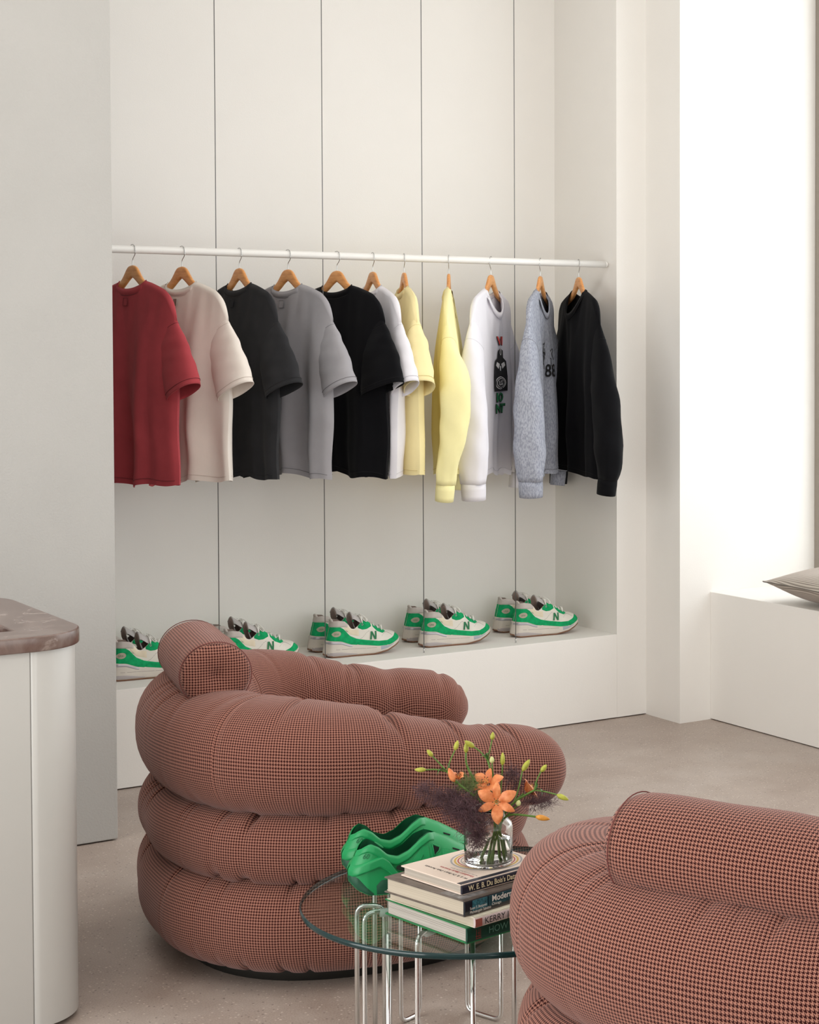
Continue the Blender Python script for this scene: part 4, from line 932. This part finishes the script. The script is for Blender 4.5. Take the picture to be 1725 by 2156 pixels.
def garment(root, sp, seed):
    rng = random.Random(100 + seed); fr = sp.get('front', 1); mat = sp['mat']; L = sp.get('len', .69); Wh = sp.get('hem', .255); Ws = sp.get('sh', .262); T0 = sp.get('thick', .046); long_ = sp.get('long', False)
    un = .082; nS, nT = 64, 56
    zsh = curve([(0, .006), (.06, .006), (.085, .001), (.12, -.007), (.16, -.019), (.20, -.033), (.225, -.056), (.245, -.090), (.262, -.132), (.30, -.20)], .03)
    folds = sp.get('folds') or [(rng.uniform(5, 9), rng.uniform(0, 6.28), rng.uniform(.6, 1)), (rng.uniform(10, 15), rng.uniform(0, 6.28), rng.uniform(.25, .5)), (rng.uniform(19, 25), rng.uniform(0, 6.28), rng.uniform(.12, .2))]
    amp = sp.get('amp', .030); sag = sp.get('sag', .03)
    def surf(s, t, face):
        """face +1: the +v panel, -1: the -v panel"""
        uu = s * (Ws + (Wh - Ws) * t); au = abs(s) * Ws; is_front = (face == fr); top_ = float(zsh(au)); vt = 0.0
        if au < un:
            q = math.sqrt(max(0.0, 1 - (au / un) ** 2)); top_ = top_ - (.095 if is_front else .030) * q ** 1.0; vt = face * ((sp.get('neckv', .036) if is_front else .012) * q + .0105)
        elif t > 0: vt = face * .0105 * min(1.0, max(0.0, (Ws * 1.0 - au) / .03)) ** .5
        else: top_ += .004
        bot = -L + sag * (.5 - .5 * math.cos(s * 2.5 + seed)) * .6 - .006 * math.sin(s * 9 + seed)
        z = top_ + (bot - top_) * t
        side = max(0.0, 1 - abs(s) ** 3.2) ** .5; w = 1 - (1 - min(1, t / .42)) ** 2
        v = vt * (1 - w) + w * face * T0 * side * (.75 + .25 * math.sin(PI * min(1, t * 1.1)))
        f = sum(a * math.sin(k * s + ph + .7 * t) for k, ph, a in folds); A = amp * (min(1, t * 1.3) ** 1.2) * (.35 + .65 * side)
        v += A * f * (1 if face > 0 else 1 - .25 * side)
        if t < .25 and au < .2: v += face * .0022 * math.sin(s * 26 + seed) * (t / .25) * (1 - t / .25) * 2
        uu += .006 * math.sin(z * 22 + s * 3 + seed) * t
        return (uu, v, z)
    g = Geo()
    for face in (1, -1):
        v = [surf(-1 + 2 * i / nS, (j / nT) ** 1.15, face) for i in range(nS + 1) for j in range(nT + 1)]
        f = grid_faces(nS + 1, nT + 1); g.add((v, f if face < 0 else [q[::-1] for q in f]))
    o = mesh('shirt_body', g.v, g.f, mat, root, True, recalc=False)
    bm = bmesh.new(); bm.from_mesh(o.data)
    sh = [v for v in bm.verts if abs(v.co.y) < .0005 and v.co.z > -.16 and abs(v.co.x) > un * .98] + [v for v in bm.verts if abs(abs(v.co.x)) > 0]
    bmesh.ops.remove_doubles(bm, verts=[v for v in bm.verts if v.co.z > -.25 and abs(v.co.x) > un], dist=.0005); bmesh.ops.recalc_face_normals(bm, faces=bm.faces); bm.to_mesh(o.data); bm.free()
    # collar rib
    ring = []
    for face in (1, -1):
        ss = np.linspace(-un / Ws, un / Ws, 25)
        for s in (ss if face > 0 else ss[::-1]): ring.append(np.array(surf(float(s), 0, face)))
    ring = np.array(ring); n = len(ring); v = []; hb = sp.get('collar', .020)
    cen = ring.mean(0)
    for i in range(n):
        p = ring[i]; outv = np.array([p[0] * .6, p[1] * 1.6, 0]); outv /= np.linalg.norm(outv) + 1e-9
        isf = (1 if p[1] > 0 else -1) == fr; dn = np.array([0, 0, -1.0]); 
        if isf:
            k = max(0, 1 - (p[0] / un) ** 2); dn = np.array([-p[0] / un * .6, 0, -1.0]); dn = -np.array([p[0] / un * -1.0, 0, -.001 - k]) ; dn = np.array([p[0] / un * .8, 0, -k - .05]); dn /= np.linalg.norm(dn)
        a = p + np.array([0, 0, .004]); b = p + dn * hb
        for q, off in ((a, .0005), ((a + b) / 2, .0040), (b, .0022), (b, -.001), ((a + b) / 2, -.0015)): v.append(q + outv * off)
    mesh('collar', v, grid_faces(n, 5, True, True), sp.get('collar_mat', mat), root)
    sm = [np.array(v[i * 5 + 2]) for i in range(n)]; sm.append(sm[0]); sv, sf = tube_geo(sm, .0010, 5, False); mesh('collar_seam', sv, sf, sp.get('stitch', mat), root)
    # sleeves
    for sd in (1, -1):
        if sp.get('one_sleeve') and sd < 0: continue
        key = 'near' if sd > 0 else 'far'; path = sp.get('sleeve_' + key) or sp['sleeve']
        cuff_cfg = path.get('cuff'); ctr = np.array(path['c'], float); nn = 30
        tt = np.linspace(0, 1, len(ctr)); T_ = np.linspace(0, 1, nn)
        pc = smooth_path(ctr, nn, 1); hs = np.interp(T_, tt, path['h']); th_ = np.interp(T_, tt, path['t']); K = 32; v = []
        tg = np.gradient(pc, axis=0); tg /= np.linalg.norm(tg, axis=1)[:, None]
        if path.get('tilt'):  # the cuff plane stays more level than the sleeve axis
            pass
        for i in range(nn):
            T = tg[i]; V_ = np.array([0, 1.0, 0]); A_ = np.cross(V_, T); A_ /= np.linalg.norm(A_); V2 = np.cross(T, A_); A_ = A_ if A_[0] > 0 else -A_
            tw = math.radians(path.get('twist', 0)) * (i / (nn - 1)); A2 = A_ * math.cos(tw) + V2 * math.sin(tw); B2 = -A_ * math.sin(tw) + V2 * math.cos(tw)
            for k in range(K):
                a = 2 * PI * k / K; cc, s_ = math.cos(a), math.sin(a)
                wr = path.get('wr', .004) * (math.sin(T_[i] * 16 + a * 2 + seed) * .6 + math.sin(T_[i] * 31 - a * 3 + seed * 2) * .4) * min(1, T_[i] * 3) + (.0032 * max(0, (T_[i] - .80) / .2) * math.cos(7 * a + seed) * (1.3 - (T_[i] - .8) / .2) if long_ else 0)
                lift = .030 * (1 - i / (nn - 1)) ** 0 * 0
                p = pc[i] + A2 * (hs[i] * math.copysign(abs(cc) ** .85, cc) + wr) + B2 * ((th_[i] + wr) * math.copysign(abs(s_) ** .85, s_)); v.append((sd * p[0], p[1], p[2]))
        so = mesh('sleeve', v, grid_faces(nn, K, False, True), mat, root)
        md = so.modifiers.new('thickness', 'SOLIDIFY'); md.thickness = .0018; md.offset = -1
        # sleeve-head seam
        seam = [np.array(v[4 * K + k]) for k in range(K)] + [np.array(v[4 * K])]
        sv, sf = tube_geo(seam, .0009, 5, False); mesh('armhole_seam', sv, sf, sp.get('stitch', mat), so)
        if not long_:
            for row in (nn - 3,):
                st = [np.array(v[row * K + k]) + (np.array(v[row * K + k]) - pc[row] * np.array([sd, 1, 1])) * .02 for k in range(K)]; st.append(st[0]); sv, sf = tube_geo(st, .0008, 5, False); mesh('hem_stitch', sv, sf, sp.get('stitch', mat), so)
        else:
            e = pc[-1]; T = tg[-1]; v2 = []; V_ = np.array([0, 1.0, 0]); A_ = np.cross(V_, T); A_ /= np.linalg.norm(A_); A_ = A_ if A_[0] > 0 else -A_; V2 = np.cross(T, A_); cl = .062
            for i, (q, kk) in enumerate(((0, .93), (.004, 1.0), (.35, 1.02), (.7, 1.0), (1, .98), (1, .93), (.5, .92))):
                for k in range(K):
                    a = 2 * PI * k / K; rib = 1 + .012 * math.cos(k * PI); p = e + T * cl * q + A_ * hs[-1] * kk * rib * math.cos(a) + V2 * th_[-1] * kk * rib * math.sin(a); v2.append((sd * p[0], p[1], p[2]))
            mesh('cuff', v2, grid_faces(7, K, False, True), mat, root)
    # hem stitching
    if not sp.get('no_hem'):
        g = Geo()
        for face in (1, -1):
            for tq in (.972,):
                pts = [np.array(surf(-.97 + 1.94 * i / 48, tq, face)) + np.array([0, face * .0012, 0]) for i in range(49)]; g.add(tube_geo(pts, .0008, 5, False))
        g.build('hem_stitch', sp.get('stitch', mat), root)
    if sp.get('patch'):
        face = -fr; pts = []
        for (x, zz) in ((-.012, -.052), (.012, -.052), (.012, -.078), (-.012, -.078)): pts.append((x, zz))
        def onp(x, zz, off=.0042):
            s = x / Ws; lo, hi = 0.0, 1.0
            for _ in range(24):
                md_ = (lo + hi) / 2
                if surf(s, md_, face)[2] > zz: lo = md_
                else: hi = md_
            p = surf(s, lo, face); return (p[0], p[1] + face * off, p[2])
        v, f = poly_geo(pts, 3); mesh('neck_patch', [onp(a[0], a[1]) for a in v], f, sp['patch'], root, False)
        fr_ = [onp(a, b, .0046) for a, b in pts + pts[:1]]; sv, sf = tube_geo([np.array(q) for q in fr_], .0009, 5, False); mesh('patch_stitch', sv, sf, sp.get('stitch', mat), root)
    root_surf = surf
    if sp.get('print'):
        face = fr
        def onp(x, zz, off=.0014):
            s = max(-.98, min(.98, x / Ws)); lo, hi = 0.0, 1.0
            for _ in range(20):
                md_ = (lo + hi) / 2
                if surf(s, md_, face)[2] > zz: lo = md_
                else: hi = md_
            p = surf(s, lo, face); return (p[0], p[1] + face * (off * 1.6 + .002), p[2])
        sp['print'](root, onp, fr)
TEE_SLEEVE = dict(c=[(.185, 0, -.138), (.224, 0, -.215), (.268, 0, -.295), (.300, 0, -.368)], h=[.066, .078, .082, .078], t=[.010, .028, .036, .042], wr=.0022)
def tsl(**k): d_ = dict(TEE_SLEEVE); d_.update(k); return d_
LONG_SLEEVE = dict(c=[(.185, 0, -.138), (.232, .004, -.25), (.287, .012, -.40), (.307, .018, -.56), (.317, .018, -.68), (.313, .014, -.725)], h=[.066, .084, .080, .074, .072, .046], t=[.010, .028, .036, .040, .042, .030], wr=.0035)
def lsl(**k): d_ = dict(LONG_SLEEVE); d_.update(k); return d_
def print_white(root, onp, fr):
    RP = plain('print_red', srgb(214, 70, 66), .8); GP = plain('print_green', srgb(24, 122, 70), .8); BP = plain('print_black', srgb(22, 21, 23), .8); WP = plain('print_white', srgb(236, 234, 232), .8)
    sg = 1  # front is +v: seen from the front, text runs towards -u
    def tx(s, size, x, zz, mt, off=.0020, bold=.0):
        v, f = text_geo(s, size, bold, 3); mesh('print_lettering', [onp((x - a[0] * sg) * 1.15 - .025, -.222 + (zz + a[1] + .235) * .541, off) for a in v], f, mt, root, False, recalc=False)
    def pl(pts, mt, off, cuts=4):
        v, f = poly_geo(pts, cuts); mesh('print_figure', [onp(-a[0] * sg * 1.05 - .025, -.222 + (a[1] + .235) * .541, off) for a in v], f, mt, root, False, recalc=False)
    circ = lambda cx_, cz_, a, b, n=20: [(cx_ + a * math.cos(t), cz_ + b * math.sin(t)) for t in np.linspace(0, 2 * PI, n, endpoint=False)]
    tx('VI', .085, .046, -.215, BP, .0016, .004); tx('VI', .085, .046, -.213, RP, .0024, .0015)
    pl([(-.036, -.255), (.0, -.235), (.036, -.255), (.040, -.305), (.072, -.33), (.085, -.44), (-.085, -.44), (-.072, -.33), (-.040, -.305)], BP, .0016)
    pl(circ(0, -.262, .016, .026), WP, .0022, 3); pl(circ(0, -.262, .009, .020), BP, .0026, 3)
    pl([(-.05, -.335), (-.012, -.35), (-.03, -.385), (-.06, -.36)], WP, .0022, 3); pl([(.05, -.335), (.012, -.35), (.03, -.385), (.06, -.36)], WP, .0022, 3); pl([(-.012, -.36), (.012, -.37), (.006, -.40), (-.010, -.395)], WP, .0022, 3)
    pl([(-.085, -.435), (.085, -.435), (.085, -.545), (-.085, -.545)], BP, .0016)
    pl(circ(0, -.485, .068, .046, 26), WP, .0020, 3); pl(circ(0, -.485, .060, .040, 26), BP, .0024, 3); pl(circ(0, -.485, .052, .034, 26), WP, .0028, 3); pl(circ(0, -.485, .046, .030, 26), BP, .0032, 3)
    tx('LG', .045, .028, -.500, WP, .0036, .001)
    tx('IO', .085, .052, -.618, BP, .0016, .006); tx('IO', .085, .052, -.616, GP, .0024, .003)
    tx('NT', .085, .060, -.698, BP, .0016, .006); tx('NT', .085, .060, -.696, GP, .0024, .003)
def print_grey(root, onp, fr):
    BP = plain('print_black', srgb(22, 21, 23), .8)
    def tx(s, size, x, zz):
        v, f = text_geo(s, size, .001, 1); mesh('print_lettering', [onp(x - a[0], zz + a[1], .002) for a in v], f, BP, root, False, recalc=False)
    tx('88', .070, .02, -.335)
    g = Geo(); rng = random.Random(4)
    for k in range(7):
        p0 = (-.03 + rng.uniform(-.05, .05), -.24 + rng.uniform(-.03, .03)); pts = [p0]
        for _ in range(5): pts.append((pts[-1][0] + rng.uniform(-.03, .03), pts[-1][1] + rng.uniform(-.025, .02)))
        tube('print_stroke', smooth_path([onp(-a, b, .002) for a, b in pts], 16), .0012, BP, root, 5)
C = {}
C['red'] = m_cloth('brick_red_jersey', srgb(164, 66, 72), .07); C['redst'] = plain('red_stitch', srgb(108, 38, 44), .9)
C['ivory'] = m_cloth('ivory_jersey', srgb(226, 217, 208), .03); C['ivst'] = plain('ivory_stitch', srgb(205, 194, 184), .9)
C['char'] = m_cloth('charcoal_jersey', srgb(44, 44, 46), .12); C['chst'] = plain('charcoal_stitch', srgb(34, 33, 36), .9)
C['grey'] = m_cloth('stone_grey_jersey', srgb(158, 156, 160), .05); C['grst'] = plain('grey_stitch', srgb(118, 116, 120), .9)
C['black'] = m_cloth('black_jersey', srgb(13, 13, 16), .1); C['blst'] = plain('black_stitch', srgb(10, 10, 12), .9)
C['white'] = m_cloth('white_jersey', srgb(228, 226, 232), .02); C['whst'] = plain('white_stitch', srgb(205, 203, 210), .9)
C['yel'] = m_cloth('pale_yellow_jersey', srgb(240, 226, 172), .03); C['yest'] = plain('yellow_stitch', srgb(218, 200, 140), .9)
C['yel2'] = m_cloth('lemon_fleece', srgb(242, 234, 176), .03)
C['mel'] = m_cloth('melange_grey_fleece', srgb(170, 174, 186), .04, fleck=srgb(128, 132, 146))
G = [
 (2.148, 32, dict(name='t_shirt', mat=C['red'], stitch=C['redst'], patch=C['red'], sleeve=tsl(), folds=[(6.0, 1.0, .9), (11, .4, .5), (22, 1.3, .15)]), 'brick red t-shirt hanging first from the left on the rail', 't-shirt', 'brick red t-shirt'),
 (2.321, 35, dict(name='t_shirt', mat=C['ivory'], stitch=C['ivst'], patch=plain('beige_patch', srgb(138, 118, 106), .8), sleeve=tsl(h=[.066, .080, .086, .086])), 'ivory t-shirt with beige neck patch hanging between the red and charcoal tees', 't-shirt', 'ivory t-shirt'),
 (2.530, 29, dict(name='t_shirt', mat=C['char'], stitch=C['chst'], patch=C['char'], sleeve=tsl(twist=15), amp=.02), 'washed charcoal t-shirt, third garment from the left', 't-shirt', 'charcoal t-shirt'),
 (2.713, 36, dict(name='t_shirt', mat=C['grey'], stitch=C['grst'], patch=C['grey'], sleeve=tsl()), 'stone grey t-shirt hanging between the charcoal and black tees', 't-shirt', 'stone grey t-shirt'),
 (2.904, 40, dict(name='t_shirt', mat=C['black'], stitch=C['blst'], sleeve=tsl(h=[.066, .085, .100, .105], t=[.01, .03, .036, .04], c=[(.185, 0, -.138), (.22, -.01, -.215), (.258, -.02, -.30), (.278, -.03, -.37)])), 'plain black t-shirt with wide sleeve in the middle of the rail', 't-shirt', 'black t-shirt'),
 (3.048, 22, dict(name='t_shirt', mat=C['white'], stitch=C['whst'], sleeve=tsl()), 'white t-shirt half hidden behind the black tee', 't-shirt', 'white t-shirt'),
 (3.177, 10, dict(name='t_shirt', mat=C['yel'], stitch=C['yest'], sleeve=tsl(t=[.015, .04, .05, .055])), 'pale yellow t-shirt seen almost edge on', 't-shirt', 'pale yellow t-shirt'),
 (3.366, -2, dict(name='sweatshirt', mat=C['yel2'], stitch=C['yest'], long=True, len=.70, thick=.045, neckv=.014, sleeve=lsl(), sleeve_near=lsl(h=[.066, .070, .058, .048, .046, .040], c=[(.185, 0, -.138), (.24, .01, -.25), (.300, .035, -.36), (.300, .03, -.52), (.29, .0, -.66), (.285, -.005, -.72)], t=[.012, .034, .060, .052, .044, .034])), 'lemon yellow long sleeved sweatshirt seen edge on', 'sweatshirt', 'lemon yellow sweatshirt'),
 (3.550, -17, dict(name='sweatshirt', mat=C['white'], stitch=C['whst'], long=True, len=.72, amp=.010, thick=.028, neckv=.024, sleeve=lsl(), sleeve_near=lsl(h=[.066, .072, .062, .054, .052, .040], t=[.012, .034, .048, .058, .062, .046], c=[(.185, 0, -.138), (.236, .002, -.25), (.272, .006, -.40), (.286, .012, -.56), (.288, .016, -.68), (.284, .016, -.725)]), print=print_white), 'white long sleeved sweatshirt with red, black and green chest print', 'sweatshirt', 'printed white sweatshirt'),
 (3.773, -11, dict(name='sweatshirt', mat=C['mel'], stitch=C['grst'], long=True, len=.73, thick=.030, neckv=.016, sleeve=lsl(), sleeve_near=lsl(h=[.066, .072, .062, .054, .052, .040], t=[.012, .034, .048, .058, .062, .046], c=[(.185, 0, -.138), (.236, .002, -.25), (.272, .006, -.40), (.286, .012, -.56), (.288, .016, -.68), (.284, .016, -.725)]), print=print_grey), 'melange grey sweatshirt with black chest print', 'sweatshirt', 'melange grey sweatshirt'),
 (3.952, 18, dict(name='sweatshirt', mat=C['black'], stitch=C['blst'], long=True, len=.73, front=-1, thick=.045, sleeve=lsl(t=[.010, .030, .042, .050, .054, .036])), 'plain black long sleeved sweatshirt at the right end of the rail', 'sweatshirt', 'black sweatshirt'),
]
for i, (x, al, sp, lb, cat, hl) in enumerate(G):
    tee(i, x, al, sp, lb, 'wooden hanger with steel hook carrying the ' + hl, cat)

# ------------------------------------------------------------------ cushion on the window bench
cu = thing('cushion', 'grey woven cushion lying on the white window bench at the right edge', 'cushion', (4.60, 5.20, 0.5155), math.radians(-6))
N_ = 40; verts = []; uv = []; h_ = .26
def cpt(a, b, sg):
    e = (1 - abs(a) ** 2.6) * (1 - abs(b) ** 2.6); pin = 1 - .07 * (1 - abs(a) ** 2) * abs(b) ** 4 ; pin2 = 1 - .07 * (1 - abs(b) ** 2) * abs(a) ** 4
    return (a * h_ * pin2, b * h_ * pin, .050 + sg * .062 * max(0, e) ** .62 - (.012 if sg < 0 else 0) * max(0, e) + .006 * math.sin(a * 5 + b * 4) * e)
for sg in (1, -1):
    for i in range(N_ + 1):
        for j in range(N_ + 1): verts.append(cpt(-1 + 2 * i / N_, -1 + 2 * j / N_, sg))
zmin = min(v[2] for v in verts); verts = [(a, b, c - zmin) for a, b, c in verts]
fs = []; uvs = []
for k, sg in enumerate((1, -1)):
    o = k * (N_ + 1) ** 2
    for q in grid_faces(N_ + 1, N_ + 1):
        q = [a + o for a in q]; q = q if sg < 0 else q[::-1]; fs.append(tuple(q)); uvs.append([(verts[a][0], verts[a][1]) for a in q])
mesh('cushion_cover', verts, fs, HOUNDG, cu, True, uvs)
ed = [np.array(verts[i * (N_ + 1)]) for i in range(N_ + 1)] + [np.array(verts[N_ * (N_ + 1) + j]) for j in range(N_ + 1)] + [np.array(verts[i * (N_ + 1) + N_]) for i in range(N_, -1, -1)] + [np.array(verts[j]) for j in range(N_, -1, -1)]
sv, sf = tube_geo(resample(ed, 120), .0022, 5, False); mesh('edge_seam', sv, sf, plain('grey_seam', srgb(110, 104, 98), .9), cu)
